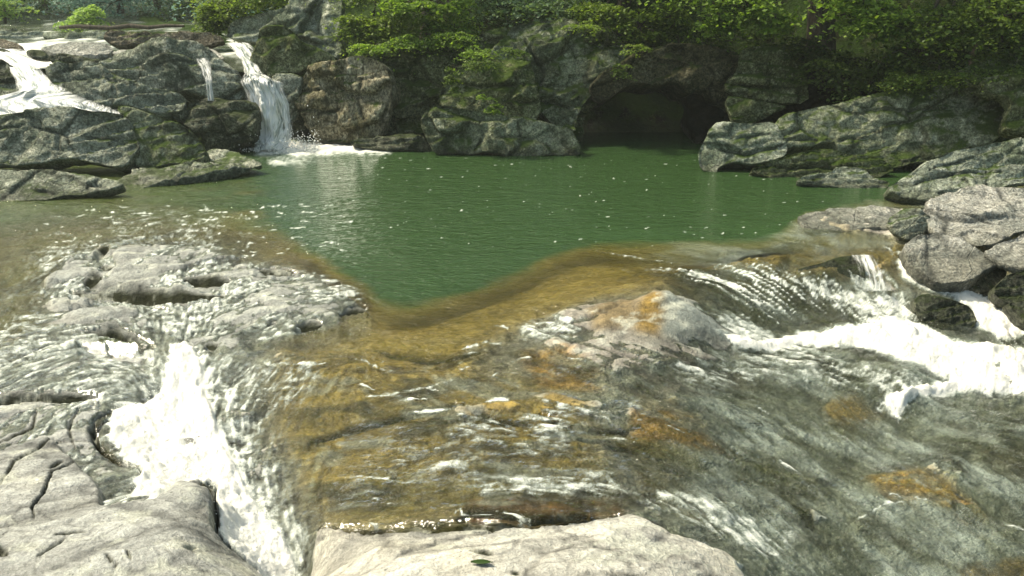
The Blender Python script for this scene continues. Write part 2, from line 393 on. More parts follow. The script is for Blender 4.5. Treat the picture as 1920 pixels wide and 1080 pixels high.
# ---- depth of bed under the water (negative = dry rock)
DEP = np.full((CH, CW), .035)
paint(DEP, poly_mask([(-600, 240), (2500, 240), (2500, 430), (1500, 470), (1250, 500), (950, 600), (800, 680), (600, 660), (500, 640), (700, 580), (600, 500), (440, 455), (200, 450), (80, 520), (60, 600), (0, 640), (-600, 700)], 8), .11)
DEEP = [(-600, 200), (2500, 200), (2500, 330), (1690, 360), (1500, 385), (1470, 440), (1290, 452), (1100, 445), (1010, 480), (930, 522), (850, 545), (760, 578), (705, 565), (700, 520), (620, 490), (530, 450), (430, 415), (250, 400), (60, 410), (-100, 440), (-600, 460)]
paint(DEP, poly_mask(DEEP, 24), .27)
paint(DEP, poly_mask([(560, 200), (2000, 200), (1700, 340), (1480, 380), (1440, 430), (1250, 430), (1080, 430), (960, 480), (860, 520), (760, 540), (640, 470), (560, 400), (520, 330)], 30), .60)
SHELF = [(85, 520), (120, 480), (190, 462), (300, 452), (385, 458), (420, 485), (520, 500), (600, 515), (640, 545), (700, 565), (690, 585), (600, 610), (500, 635), (400, 655), (330, 650), (290, 640), (150, 615), (100, 580)]
paint(DEP, poly_mask(SHELF, 6), .004)
paint(DEP, poly_mask([(120, 490), (230, 470), (380, 475), (400, 500), (250, 545), (130, 560)], 8), -.012)
paint(DEP, poly_mask([(350, 600), (450, 575), (560, 560), (640, 560), (600, 600), (420, 630)], 6), -.006)
LEFTSLAB = [(-600, 690), (0, 690), (100, 640), (150, 640), (290, 655), (320, 690), (300, 735), (215, 762), (170, 790), (195, 850), (265, 885), (185, 935), (190, 960), (290, 945), (340, 912), (385, 908), (402, 920), (404, 1000), (440, 1040), (500, 1090), (520, 1400), (-600, 1400)]
paint(DEP, poly_mask(LEFTSLAB, 4, .6), .006)
paint(DEP, poly_mask([(-600, 900), (0, 850), (90, 830), (150, 880), (190, 930), (190, 965), (290, 950), (340, 914), (385, 910), (400, 925), (402, 1000), (440, 1045), (500, 1092), (500, 1400), (-600, 1400)], 3, .5), -.07)
FRONT = [(600, 988), (700, 990), (860, 985), (990, 978), (1100, 968), (1190, 965), (1220, 985), (1290, 1010), (1370, 1045), (1400, 1085), (1480, 1200), (1500, 1400), (560, 1400), (580, 1080), (590, 1020)]
paint(DEP, poly_mask(FRONT, 4, .8), -.035)
paint(DEP, poly_mask([(960, 612), (1100, 575), (1240, 538), (1310, 570), (1385, 640), (1350, 675), (1210, 720), (1110, 680), (1020, 640)], 5), .004)
paint(DEP, poly_mask([(1120, 580), (1240, 540), (1310, 575), (1350, 625), (1240, 640), (1130, 620)], 5), -.02)
for p, d in (([(1540, 750), (1600, 738), (1650, 770), (1600, 790)], .008), ([(1630, 885), (1720, 878), (1850, 950), (1760, 945)], .008), ([(1200, 745), (1290, 760), (1345, 840), (1190, 805)], .015), ([(985, 738), (1040, 735), (1200, 760), (1190, 780), (1010, 770)], .0), ([(1490, 415), (1700, 395), (1760, 430), (1700, 450)], -.05), ([(850, 760), (960, 748), (990, 760), (870, 772)], -.02)):
    paint(DEP, poly_mask(p, 4), d + (.02 if d > 0 else 0))

CALM = np.zeros((CH, CW)); paint(CALM, poly_mask([(440, 440), (700, 380), (1300, 380), (1500, 400), (1450, 450), (1260, 470), (1180, 530), (960, 600), (880, 680), (760, 700), (640, 660), (560, 650), (690, 590), (640, 520)], 18), 1)
# ---- grooves, potholes, cracks (pixel polylines, width, depth)
CARVE = [([(150, 628), (190, 628), (240, 632), (285, 652)], 9, .16), ([(195, 625), (235, 628)], 11, .12), ([(130, 549), (220, 545), (320, 552), (420, 551)], 6, .10), ([(345, 522), (385, 526), (430, 528)], 6, .09), ([(160, 530), (190, 522)], 7, .06), ([(185, 502), (210, 500)], 4, .05),
  ([(480, 506), (520, 508), (565, 505)], 4, .08), ([(475, 523), (505, 523)], 3, .05), ([(555, 608), (600, 605)], 5, .07), ([(500, 604), (520, 603)], 3, .05), ([(640, 588), (670, 578), (690, 578)], 6, .08), ([(385, 648), (410, 650)], 4, .06), ([(280, 570), (320, 573)], 3, .04), ([(130, 583), (200, 582)], 3, .04), ([(175, 478), (195, 470), (205, 462)], 5, .06),
  ([(-40, 752), (0, 742), (60, 738), (140, 737), (190, 742)], 4.5, .09), ([(228, 766), (190, 782), (172, 805), (190, 840), (230, 868), (262, 876)], 5.5, .09), ([(262, 872), (275, 878)], 8, .09),
  ([(140, 878), (100, 900), (92, 930), (65, 970), (68, 990)], 3, .05), ([(120, 880), (95, 893)], 3, .04), ([(105, 1025), (165, 1020)], 2.5, .04), ([(0, 1048), (18, 1062)], 6, .06), ([(200, 1060), (225, 1085)], 3, .04), ([(240, 1055), (250, 1070)], 3, .04), ([(350, 1046), (370, 1045)], 4, .04), ([(70, 1065), (130, 1030)], 2, .03), ([(0, 830), (60, 800), (70, 760)], 3, .03), ([(0, 930), (30, 880), (110, 830)], 3, .03), ([(150, 760), (130, 800), (140, 840)], 3, .03),
  ([(404, 915), (403, 960), (408, 1010), (440, 1042), (480, 1070)], 5, .14), ([(380, 912), (396, 930)], 7, .07),  # long stroke: edge shadow beside the chute, carved and painted dark
  ([(575, 822), (640, 800), (700, 782), (790, 765), (870, 752)], 4, .05), ([(1090, 818), (1180, 822), (1300, 850), (1430, 878), (1530, 905)], 9, .10), ([(1450, 905), (1490, 940), (1525, 985)], 9, .06), ([(600, 985), (700, 992), (860, 990), (1000, 975), (1160, 958)], 6, .08), ([(1790, 935), (1845, 962)], 6, .10), ([(1290, 990), (1360, 995)], 7, .05), ([(860, 965), (880, 950), (1000, 960), (1100, 955)], 6, .05), ([(1000, 770), (1100, 800), (1200, 790)], 4, .04),
  ([(880, 1045), (925, 1048)], 4, .03), ([(960, 1078), (975, 1078)], 3, .03), ([(870, 760), (900, 775), (1000, 790)], 4, .04), ([(700, 640), (820, 660), (900, 655)], 4, .02)]
CAR = np.zeros((CH, CW)); CARC = np.zeros((CH, CW))
for pts, wd, dp in CARVE:
    thin_ = wd <= 3.5 or (wd < 6 and pts[0][1] > 860)
    if thin_: wd *= .72; dp *= .8
    sm = line_mask(pts, wd * 1.15); lift(CAR, sm, dp); lift(CARC, line_mask([(a, b - wd * .35) for a, b in pts], wd * 1.35), 1.0)
    if not thin_ and abs(pts[-1][1] - pts[0][1]) < .5 * abs(pts[-1][0] - pts[0][0]):      # ledge: the rock on the near side ramps back up slowly
        for k_, q_ in ((1.6, .75), (3.2, .45), (5.0, .2)): lift(CAR, line_mask([(a, b + wd * k_) for a, b in pts], wd * 1.3), dp * q_)

# ---- rock colour plan
BC = np.zeros((CH, CW, 3)); BC[:] = (.30, .30, .27)
OCH = (.33, .235, .052); ORG = (.55, .30, .04); BRN = (.10, .075, .022); OLV = (.10, .10, .028); GRG = (.30, .325, .27); PAL = (.46, .45, .40); LAV = (.38, .36, .355)
paint(BC, poly_mask([(-600, 200), (2500, 200), (2500, 500), (1500, 520), (1240, 545), (950, 605), (880, 700), (1100, 700), (1150, 960), (600, 985), (560, 900), (500, 780), (520, 660), (700, 590), (600, 500), (400, 450), (100, 480), (0, 640), (-600, 700)], 26, 1.6), OCH)
paint(BC, poly_mask([(-600, 200), (2500, 200), (2500, 400), (1500, 440), (400, 440), (-600, 460)], 30), (.11, .105, .03))
paint(BC, poly_mask([(1240, 640), (1500, 640), (1990, 600), (2500, 600), (2500, 1400), (1420, 1400), (1380, 1050), (1250, 980), (1200, 960), (1250, 900), (1120, 720)], 30, 1.6), GRG)
paint(BC, poly_mask([(950, 612), (1150, 552), (1240, 540), (1330, 580), (1340, 640), (1500, 700), (1300, 740), (1150, 730), (1080, 670)], 8), (.27, .25, .21))
paint(BC, poly_mask([(1100, 580), (1190, 552), (1200, 620), (1110, 620)], 6), (.22, .17, .09))
for p, c, a in (([(1242, 542), (1310, 572), (1390, 642), (1300, 650), (1236, 630)], (.22, .25, .23), .9), ([(1205, 550), (1243, 542), (1235, 630), (1190, 628)], (.24, .15, .02), .9), ([(960, 655), (1060, 650), (1140, 715), (1020, 720)], ORG, .85), ([(1190, 738), (1290, 755), (1365, 848), (1330, 855), (1180, 810)], ORG, .9),
    ([(1130, 730), (1250, 745), (1350, 800), (1420, 845), (1330, 850)], (.24, .16, .05), .5), ([(1540, 748), (1610, 736), (1660, 775), (1600, 795), (1550, 775)], (.42, .28, .07), .9), ([(1620, 878), (1720, 872), (1800, 915), (1870, 970), (1760, 940), (1660, 915)], (.55, .33, .05), .9), ([(1640, 905), (1760, 930), (1720, 945), (1640, 925)], (.5, .38, .26), .7),
    ([(1800, 1050), (1990, 1020), (1990, 1100), (1790, 1100)], (.25, .17, .05), .85), ([(860, 925), (1160, 915), (1170, 955), (880, 970)], (.20, .07, .015), .85), ([(1180, 850), (1400, 850), (1530, 900), (1490, 925), (1530, 985), (1440, 960), (1350, 930), (1200, 910)], BRN, .85), ([(700, 870), (1160, 860), (1160, 930), (640, 960)], OLV, .45),
    ([(1740, 775), (1990, 760), (1990, 810), (1800, 812)], BRN, .55), ([(1810, 830), (2000, 820), (2000, 900), (1900, 900)], BRN, .7), ([(1270, 985), (1360, 985), (1360, 1000), (1300, 1005)], (.12, .09, .02), .8), ([(1250, 930), (1300, 925), (1340, 970), (1310, 980)], (.3, .19, .08), .6),
    ([(1440, 800), (1600, 790), (1620, 850), (1500, 850)], OLV, .5), ([(1490, 405), (1700, 390), (1770, 430), (1700, 455)], (.45, .43, .4), .95), ([(1560, 500), (1470, 510), (1350, 490), (1200, 490), (1400, 600), (1620, 625), (1600, 560)], (.06, .06, .02), .9),
    ([(460, 640), (600, 620), (680, 620), (560, 660)], OCH, .9), ([(-600, 500), (60, 560), (100, 610), (-600, 690)], (.17, .14, .05), .7), ([(640, 740), (850, 720), (860, 800), (700, 830)], (.2, .15, .04), .5)):
    paint(BC, poly_mask(p, 7), c, a)
paint(BC, poly_mask([(-600, 380), (450, 380), (520, 470), (300, 450), (100, 470), (60, 600), (-600, 700)], 24), (.12, .125, .06), .9)
paint(BC, poly_mask(SHELF, 6), (.29, .30, .275)); paint(BC, poly_mask(LEFTSLAB, 4, .6), (.36, .365, .34))
paint(BC, poly_mask(FRONT, 3, .5), PAL)
for p in ([(740, 1000), (830, 985), (850, 1010), (760, 1030)], [(895, 985), (960, 982), (980, 1010), (930, 1015)], [(1150, 1000), (1220, 990), (1260, 1030), (1180, 1030)], [(360, 930), (400, 930), (402, 1000), (370, 1000)]):
    paint(BC, poly_mask(p, 4), (.29, .29, .27), .8)

# ---- foam plan; glitter, reflections and highlights are painted in as foam too
FO = np.full((CH, CW), .0)
def foam(poly, v, b=6, wp=1.0): paint(FO, poly_mask(poly, b, wp), v)
foam([(-600, 440), (100, 440), (420, 400), (520, 450), (560, 480), (700, 560), (640, 610), (480, 640), (640, 700), (600, 800), (560, 900), (580, 1080), (400, 1080), (-600, 1400)], .16, 20)
foam([(60, 480), (200, 440), (400, 440), (430, 490), (600, 510), (700, 560), (560, 620), (400, 640), (120, 610), (60, 560)], .36, 14)  # glitter on the left shelf, painted in as streaky foam
foam([(-600, 560), (0, 600), (140, 600), (300, 660), (310, 740), (180, 765), (180, 880), (120, 930), (80, 880), (0, 800), (-600, 800)], .40, 14)
foam([(180, 930), (260, 890), (340, 900), (300, 950), (180, 975)], .45, 10)
foam([(-600, 740), (0, 745), (190, 760), (170, 900), (60, 880), (-600, 940)], .34, 20)
foam([(370, 655), (480, 680), (600, 690), (600, 730), (490, 770), (520, 880), (570, 1000), (580, 1080), (430, 1080), (420, 900), (380, 760)], .36, 16)
foam([(360, 655), (410, 690), (450, 800), (500, 890), (555, 980), (585, 1060), (560, 1090), (440, 1060), (420, 900), (380, 760)], .48, 14)
foam([(590, 610), (720, 560), (700, 580), (590, 625)], .1, 8)
foam([(318, 655), (350, 640), (372, 665), (380, 720), (400, 785), (425, 850), (450, 895), (480, 950), (530, 1010), (560, 1075), (500, 1090), (452, 1048), (412, 1000), (404, 920), (384, 908), (335, 912), (290, 935), (240, 925), (270, 888), (232, 860), (206, 810), (215, 768), (290, 742), (316, 712)], 1.0, 6, .8)
foam([(1200, 640), (1340, 650), (1500, 690), (1990, 760), (2500, 760), (2500, 1400), (1420, 1400), (1380, 1050), (1200, 960), (1300, 880), (1350, 820)], .17, 20)
foam([(1250, 690), (1350, 660), (1500, 650), (1700, 690), (1760, 730), (1640, 740), (1500, 700), (1320, 720)], .40, 12)
foam([(1120, 900), (1300, 930), (1400, 960), (1500, 1000), (1460, 1050), (1250, 970)], .36, 10)
foam([(1240, 540), (1340, 575), (1400, 600), (1350, 640), (1260, 620)], .36, 10)
foam([(1320, 600), (1400, 590), (1460, 630), (1400, 650), (1330, 640)], .62, 8)
foam([(1480, 520), (1560, 530), (1620, 548), (1700, 545), (1730, 590), (1690, 615), (1620, 605), (1560, 575)], .60, 8)
foam([(1585, 478), (1650, 480), (1680, 545), (1600, 545)], .50, 5)
foam([(1640, 450), (1690, 470), (1720, 505), (1680, 500)], .40, 6)
foam([(1685, 490), (1715, 505), (1770, 540), (1830, 545), (1880, 575), (1930, 630), (1870, 635), (1835, 605), (1820, 575), (1740, 545), (1700, 530)], .95, 5)
foam([(1345, 632), (1420, 640), (1500, 628), (1580, 615), (1680, 598), (1740, 612), (1790, 640), (1930, 650), (2500, 640), (2500, 760), (1920, 742), (1800, 735), (1700, 752), (1690, 785), (1660, 765), (1655, 745), (1790, 712), (1740, 690), (1640, 655), (1560, 648), (1450, 655), (1380, 652)], 1.0, 5, .8)
foam([(600, 640), (880, 650), (860, 780), (640, 800)], .10, 20); foam([(620, 780), (1180, 790), (1180, 930), (620, 960)], .20, 22)
foam([(750, 840), (900, 830), (890, 880), (740, 880)], .34, 10); foam([(900, 900), (1150, 890), (1160, 925), (900, 925)], .38, 8); foam([(870, 760), (1080, 780), (1060, 850), (840, 820)], .30, 10)
foam([(1000, 740), (1200, 750), (1220, 790), (1050, 800)], .34, 8); foam([(950, 610), (1080, 580), (1100, 640), (980, 640)], .42, 8); foam([(1180, 1000), (1290, 990), (1450, 1080), (1380, 1080)], .2, 8)
foam([(200, 390), (400, 380), (430, 440), (200, 445)], .27, 20); foam([(470, 320), (560, 320), (550, 450), (480, 450)], .10, 12); foam([(470, 262), (720, 268), (740, 285), (560, 292), (470, 285)], 1.0, 6)  # faint upright patch paints the waterfall's reflection on the pool
foam([(500, 296), (600, 298), (600, 306), (500, 310)], .7, 5); foam([(385, 285), (480, 290), (500, 315), (300, 340), (240, 345)], .35, 8)
STR = [([(845, 767), (880, 760), (900, 764)], 6), ([(900, 757), (940, 748), (972, 756)], 6), ([(760, 775), (850, 768)], 4), ([(680, 745), (740, 738), (850, 716)], 3.5), ([(668, 722), (735, 740)], 3), ([(665, 673), (722, 692)], 2.5), ([(860, 692), (880, 686)], 3.5), ([(990, 735), (1040, 745)], 6), ([(865, 652), (920, 642), (950, 645)], 3), ([(1112, 470), (1180, 480), (1260, 492)], 2), ([(1160, 506), (1260, 507), (1340, 522), (1400, 548), (1460, 590)], 2.5),
  ([(1300, 515), (1400, 545), (1490, 600)], 2.5), ([(1400, 495), (1470, 530), (1560, 600)], 2.5), ([(1430, 500), (1500, 530), (1540, 580)], 2.2), ([(1330, 520), (1420, 570), (1460, 610)], 2), ([(1390, 510), (1440, 545), (1520, 605)], 2), ([(1470, 510), (1540, 550), (1600, 600)], 3), ([(855, 962), (862, 945), (868, 965), (920, 968)], 3), ([(930, 962), (1010, 972)], 3), ([(1060, 975), (1090, 975)], 3), ([(610, 980), (640, 990), (680, 985)], 3), ([(690, 980), (740, 985)], 2.5),
  ([(600, 525), (632, 528)], 4), ([(0, 600), (110, 590)], 3), ([(0, 690), (80, 655), (145, 628)], 4), ([(60, 560), (110, 580)], 3), ([(450, 640), (590, 612), (600, 600)], 4), ([(1240, 790), (1320, 830)], 1.5), ([(1660, 745), (1650, 765), (1690, 785)], 8), ([(1880, 975), (1930, 995)], 6), ([(1600, 985), (1660, 945), (1700, 940)], 3), ([(620, 680), (480, 690)], 3), ([(925, 610), (960, 612)], 4), ([(650, 895), (800, 905)], 2), ([(1640, 920), (1740, 940)], 2), ([(1260, 680), (1330, 690)], 5)]
for k in range(26):   # small stray ripple crests over the riffle
    u0 = random.uniform(640, 1500); v0 = random.uniform(660, 960); L = random.uniform(18, 70); a = random.uniform(-.15, .35) + (.3 if u0 > 1150 else 0)
    STR.append(([(u0, v0), (u0 + L * .5, v0 + L * .5 * a - 2), (u0 + L, v0 + L * a)], random.uniform(1.2, 2.4)))
for k in range(620):   # small pale specks scattered over the pool
    u0 = random.uniform(620, 1560); v0 = 296 + 170 * random.random() ** 1.3; STR.append(([(u0, v0), (u0 + random.uniform(2, 9), v0 + random.uniform(-1, 1))], random.uniform(.55, .95)))
for k in range(220):  # broken sky glints on the left water, painted as white strokes
    u0 = random.uniform(60, 660); v0 = random.uniform(385, 480); L = random.uniform(6, 34); STR.append(([(u0, v0), (u0 + L / 2, v0 - 1), (u0 + L, v0 + random.uniform(-3, 3))], random.uniform(.7, 1.3)))
GA = [(1150, 503), (1260, 512), (1340, 535), (1400, 570), (1450, 612)]; GB = [(1480, 485), (1530, 505), (1570, 535), (1600, 568), (1625, 605)]
for k in range(15):
    t_ = (k + random.uniform(-.3, .3)) / 14; a0 = random.uniform(0, .35); a1 = random.uniform(.75, 1)
    L_ = [(a[0] * (1 - t_) + b[0] * t_, a[1] * (1 - t_) + b[1] * t_) for a, b in zip(GA, GB)]
    q_ = [L_[min(3, int(x * 4))] if x * 4 >= 4 else (L_[int(x * 4)][0] * (1 - x * 4 % 1) + L_[int(x * 4) + 1][0] * (x * 4 % 1), L_[int(x * 4)][1] * (1 - x * 4 % 1) + L_[int(x * 4) + 1][1] * (x * 4 % 1)) for x in np.linspace(a0, a1 - .001, 7)]
    lift(FO, line_mask(q_, random.uniform(1.6, 2.8), .25), random.uniform(.6, .9))
for pts, wd in STR: lift(FO, line_mask(pts, wd, .7), .62)  # painted white highlights join the real foam in this mask

# ---- flow directions
FL = [[(0, 420), (-100, 560), (-300, 700)], [(300, 420), (120, 470), (20, 560), (-200, 660)], [(400, 440), (330, 540), (330, 620), (340, 700), (300, 800), (400, 900), (450, 980), (540, 1070)], [(700, 560), (550, 590), (420, 650), (360, 720)], [(520, 660), (440, 720), (430, 800), (470, 880)], [(700, 620), (600, 700), (520, 800), (500, 900), (540, 1000)],
  [(180, 620), (250, 680), (250, 760)], [(0, 640), (140, 620)], [(0, 720), (160, 670)], [(20, 900), (120, 800), (260, 700)], [(100, 1000), (200, 950), (330, 900)], [(620, 900), (560, 940), (560, 1060)], [(620, 760), (560, 800), (520, 860)],
  [(900, 520), (850, 620), (800, 700), (900, 780), (1000, 820)], [(700, 700), (850, 760), (1100, 790)], [(640, 850), (850, 850), (1100, 860)], [(650, 940), (900, 920), (1100, 930)], [(1100, 800), (1250, 850), (1450, 960), (1600, 1060)], [(1150, 900), (1280, 960), (1420, 1060)],
  [(1050, 470), (1250, 500), (1400, 540), (1500, 610)], [(1300, 470), (1450, 510), (1560, 600)], [(1480, 480), (1600, 590)], [(1600, 480), (1650, 545), (1700, 600)], [(1680, 480), (1760, 535), (1860, 570), (1930, 640)], [(1400, 640), (1550, 640), (1720, 680), (1820, 730), (1950, 720)], [(1240, 560), (1330, 620), (1420, 640)], [(1050, 620), (1200, 680), (1320, 690), (1500, 660), (1640, 700), (1700, 780)],
  [(1150, 740), (1350, 780), (1550, 880), (1750, 980), (1950, 1080)], [(1500, 720), (1650, 820), (1900, 950)], [(1350, 850), (1500, 920), (1700, 1050)], [(1700, 770), (1850, 790), (2000, 820)], [(1000, 640), (1100, 700), (1200, 750)]]
fs = []
for l in FL:
    for (a, b), (c, d) in zip(l[:-1], l[1:]):
        nseg = max(1, int(math.hypot(c - a, d - b) / 40))
        A = at_z(a, b, 0); B = at_z(c, d, -.05); dd = (B - A)[:2]; dd = dd / np.linalg.norm(dd)
        for k in range(nseg): fs.append((a + (c - a) * (k + .5) / nseg, b + (d - b) * (k + .5) / nseg, dd[0], dd[1]))
fs = np.array(fs)
cu, cv_ = np.meshgrid(CU0 + np.arange(0, CW, 8) / CS, CV0 + np.arange(0, CH, 8) / CS)
wx = np.zeros(cu.shape); wy = np.zeros(cu.shape)
for a, b, dx, dy in fs:
    g = np.exp(-((cu - a) ** 2 + ((cv_ - b) * 1.3) ** 2) / (2 * 55 ** 2)) + 1e-9 / (1 + ((cu - a) ** 2 + (cv_ - b) ** 2) / 1e4)
    wx += g * dx; wy += g * dy
nn = np.hypot(wx, wy) + 1e-12; wx /= nn; wy /= nn
def flow(u, v):
    x = np.clip((u - CU0) * CS / 8, 0, wx.shape[1] - 1.01); y = np.clip((v - CV0) * CS / 8, 0, wx.shape[0] - 1.01)
    i = x.astype(int); j = y.astype(int); fx = x - i; fy = y - j
    f = lambda c: (c[j, i] * (1 - fx) + c[j, i + 1] * fx) * (1 - fy) + (c[j + 1, i] * (1 - fx) + c[j + 1, i + 1] * fx) * fy
    return f(wx), f(wy)
def lic(X, Y, Z, cell, half, step, seed):
    acc = 0; wsum = 0
    for sgn in (1, -1):
        x, y = X.copy(), Y.copy()
        for k in range(half):
            if k or sgn == 1:
                wgt = 1 - k / half; acc = acc + wgt * vn2(x / cell, y / cell, seed); wsum += wgt
            u, v = proj(np.stack([x, y, Z], -1)); dx, dy = flow(u, v); x = x + sgn * dx * step; y = y + sgn * dy * step
    return acc / wsum
near = PV > 372
L1 = np.zeros(GX.shape); L2 = L1.copy(); L3 = L1.copy()
L1[near] = lic(GX[near], GY[near], ZW[near], .022, 9, .022, 11)
L2[near] = lic(GX[near], GY[near], ZW[near], .045, 5, .035, 21)
L4 = np.zeros(GX.shape); L4[near] = lic(GX[near], GY[near], ZW[near], .02, 4, .016, 41)
L3[near] = lic(GX[near], GY[near], ZW[near], .15, 6, .12, 31)
for L in (L1, L2, L3, L4):
    s = L[near].std(); L /= s * 2.2
print("lic done")

# ---- assemble the ground and water surfaces
dep = samp(DEP, PU, PV); car = samp(CAR, PU, PV); carc = samp(CARC, PU, PV)
calmz = samp(CALM, PU, PV); bc = samp(BC, PU, PV); fo = samp(FO, PU, PV)
G3 = np.stack([GX, GY, np.zeros_like(GX)], -1)
fc, gr = facets(np.stack([GX * 1.1 + GY * .5, GY * 2.2 - GX * .8, np.zeros_like(GX)], -1) + fbm2(GX, GY, 2, 50)[..., None] * .5, 5)
fc2, gr2 = facets(np.stack([GX * 4 + GY * 2, GY * 7 - GX * 3, np.zeros_like(GX)], -1) + fbm2(GX * 3, GY * 3, 2, 55)[..., None] * .6, 8)
rip = fbm2(GX * 2.2 + GY, GY * 4 - GX * 1.5, 5, 61)
fine = fbm2(GX * 9, GY * 12, 4, 71)
dry = sst(.0, -.04, dep); thin = sst(.5, .1, dep)
rel = fc * .05 + fc2 * .014 + rip * .045 + fine * .012 - gr * .012 - gr2 * .004
sd_ = (GX * -.42 + GY * .9 + fbm2(GX * 1.4, GY * 1.4, 3, 160) * .30) / .17; fr_ = sd_ - np.floor(sd_); hs = _h(np.floor(sd_).astype(np.int64), np.zeros(GX.shape, np.int64), np.zeros(GX.shape, np.int64), 5)
mskS = sst(-.15, .35, fbm2(GX * 2.2, GY * 1.1, 3, 170)) * hs
rel = rel + (fr_ ** .6 - .5) * .045 * mskS * (1 - .5 * (PV < 660))
strat = np.exp(-(np.minimum(fr_, 1 - fr_) / .07) ** 2) * mskS
slabz = inside(PU, PV, LEFTSLAB) | inside(PU, PV, FRONT)
orz = sst(.10, .20, bc[..., 0] - bc[..., 2]) * (PV > 690)
rel = rel * (0.5 + .5 * thin) * (1 - .3 * slabz) * (1 - .75 * orz) * (1 - .5 * calmz)
rel = rel * (1 - .6 * np.exp(-((PU - 1200) / 130) ** 2 - ((PV - 620) / 55) ** 2))
rel = np.where(dry > 0, rel * (1 - .35 * dry), rel)
lum = fbm2(GX * .6, GY * .9, 3, 91)
zb = ZW - dep + rel - car
zb = np.where(GY > 12, np.minimum(zb, -.2 + 0 * zb), zb)
amp = .004 + .020 * sst(380, 480, PV) * (0.4 + fo) 
calm = sst(.15, .45, dep)
fast = np.clip(sst(.22, .07, dep) * .7 + fo * .6, 0, 1) * sst(330, 480, PV) * (1 - .88 * calmz)
wz = ZW + (L2 * .010 + L1 * .004 + L4 * .005 + L3 * .013) * (fast * 1.1 + .05) * (1 - .3 * calm)
frothy = sst(.6, 1, fo)
wz = wz + frothy * (.025 + .075 * fbm2(GX * 6, GY * 6, 5, 81, .6) + .02 * np.abs(fbm2(GX * 20, GY * 20, 3, 83)))
wz = wz - car * 1.0 * (dep < .03)
wz = np.where((carc > .25) & (dep < .03), zb - .03, wz)
# hummocky thin-water relief follows the rock below
wz = wz + rel * .35 * thin * (1 - calm)
depth = np.clip(wz - zb, 0, 5)
streak = L1 * .20 + L2 * .14 + L3 * .20 + L4 * .34 + .62 * fbm2(GX * 13 + 3, GY * 21, 4, 190, .6) + .25 * fbm2(GX * 45, GY * 60, 2, 195)
foamv = np.clip(fo + streak * (.62 * sst(.03, .35, fo)) * (1 - .78 * frothy), 0, 1)
foamv = np.where(fo < .03, fo, foamv) * sst(-.004, .012, wz - zb + frothy * .05)
turb = 1 - np.exp(-(depth / (.195 + .05 * fbm2(GX * .8, GY * 1.3, 4, 150))) ** 2.2)
turb = np.clip(turb + .10 * sst(.01, .05, depth) * sst(1150, 1300, PU), 0, .97)
bdeep = np.array((.030, .064, .020)); bol = np.array((.150, .125, .028)); bthin = np.array((.33, .385, .32))
orange = sst(.10, .20, bc[..., 0] - bc[..., 2])
pat = sst(-.35, .45, L3 * .22 + L2 * .12 + 1.1 * fbm2(GX * 1.9, GY * 3.4 + GX * .8, 6, 180, .62))
aer = (.45 + .65 * pat) * (1 - .85 * orange) * sst(.08, .17, fo) * sst(1180, 1320, PU) * (.42 + .12 * L2 + .12 * L4 + .35 * fbm2(GX * 6, GY * 10, 4, 185, .6)) * sst(0, .02, depth)
turb = np.clip(np.maximum(turb, aer), 0, .97)
k1 = sst(.14, .29, depth + .04 * fbm2(GX * 2, GY * 3, 4, 151))[..., None]; left = (sst(560, 250, PU) * .8)[..., None]
body = (bol * (1 - k1) + bdeep * k1); left = left * sst(.08, .2, depth)[..., None]
body = body * (1 - left) + np.array((.060, .082, .018)) * left
k2 = (sst(.30, .10, depth) * sst(1150, 1350, PU))[..., None]; pt = pat[..., None]; body = body * (1 - k2) + (bthin * pt + np.array((.13, .145, .075)) * (1 - pt)) * k2
# rock colour with wear, dark grooves and painted glints
shade = 1 + .22 * rip + .18 * fc2 + .12 * lum + .10 * fine
bcol = bc * shade[..., None]
bcol = bcol * (1 - .97 * np.clip(carc * 1.3, 0, 1)[..., None]) + np.array((.018, .020, .008)) * (.97 * np.clip(carc * 1.3, 0, 1)[..., None])
crk = np.clip(gr * .45 + gr2 * .30 + strat * .6, 0, .85) * np.maximum(dry, .6 * (dep < .02))
bcol = bcol * (1 - crk[..., None])
blot = sst(.0, .5, fbm2(GX * 2.1 + 9, GY * 3.4 - GX, 5, 140))[..., None] * dry[..., None]
bcol = bcol * (1 - .38 * blot)
glint_ = (sst(.12, .4, fbm2(GX * 5 + 3, GY * 8 - GX * 2, 5, 145, .65)) * .55)[..., None] * (dep < .03)[..., None]  # pale mottles paint sun glints into the wet rock colour
bcol = bcol * (1 - glint_) + np.array((.50, .51, .43)) * glint_
warm = sst(-.1, .5, fbm2(GX * 1.3 + 5, GY * 2.1, 4, 101))[..., None] * dry[..., None] * .35
bcol = bcol * (1 - warm) + bcol * np.array((1.10, 1.03, .86)) * warm
rif = (sst(600, 680, PV) * (1 - dry) * (1 - sst(1000, 1060, PV)))[..., None] * sst(480, 620, PU)[..., None]
q1 = sst(.0, .45, fbm2(GX * 2.2 + GY * .6, GY * 5.5, 5, 120) + L3 * .25)[..., None]; q2 = sst(.05, .4, fbm2(GX * 2.6 + GY, GY * 6.5, 5, 130) + L2 * .25)[..., None]
bcol = bcol * (1 - .85 * q1 * rif) + np.array((.032, .030, .008)) * (.85 * q1 * rif)
bcol = bcol * (1 - .65 * q2 * rif) + np.array((.34, .35, .30)) * (.65 * q2 * rif)
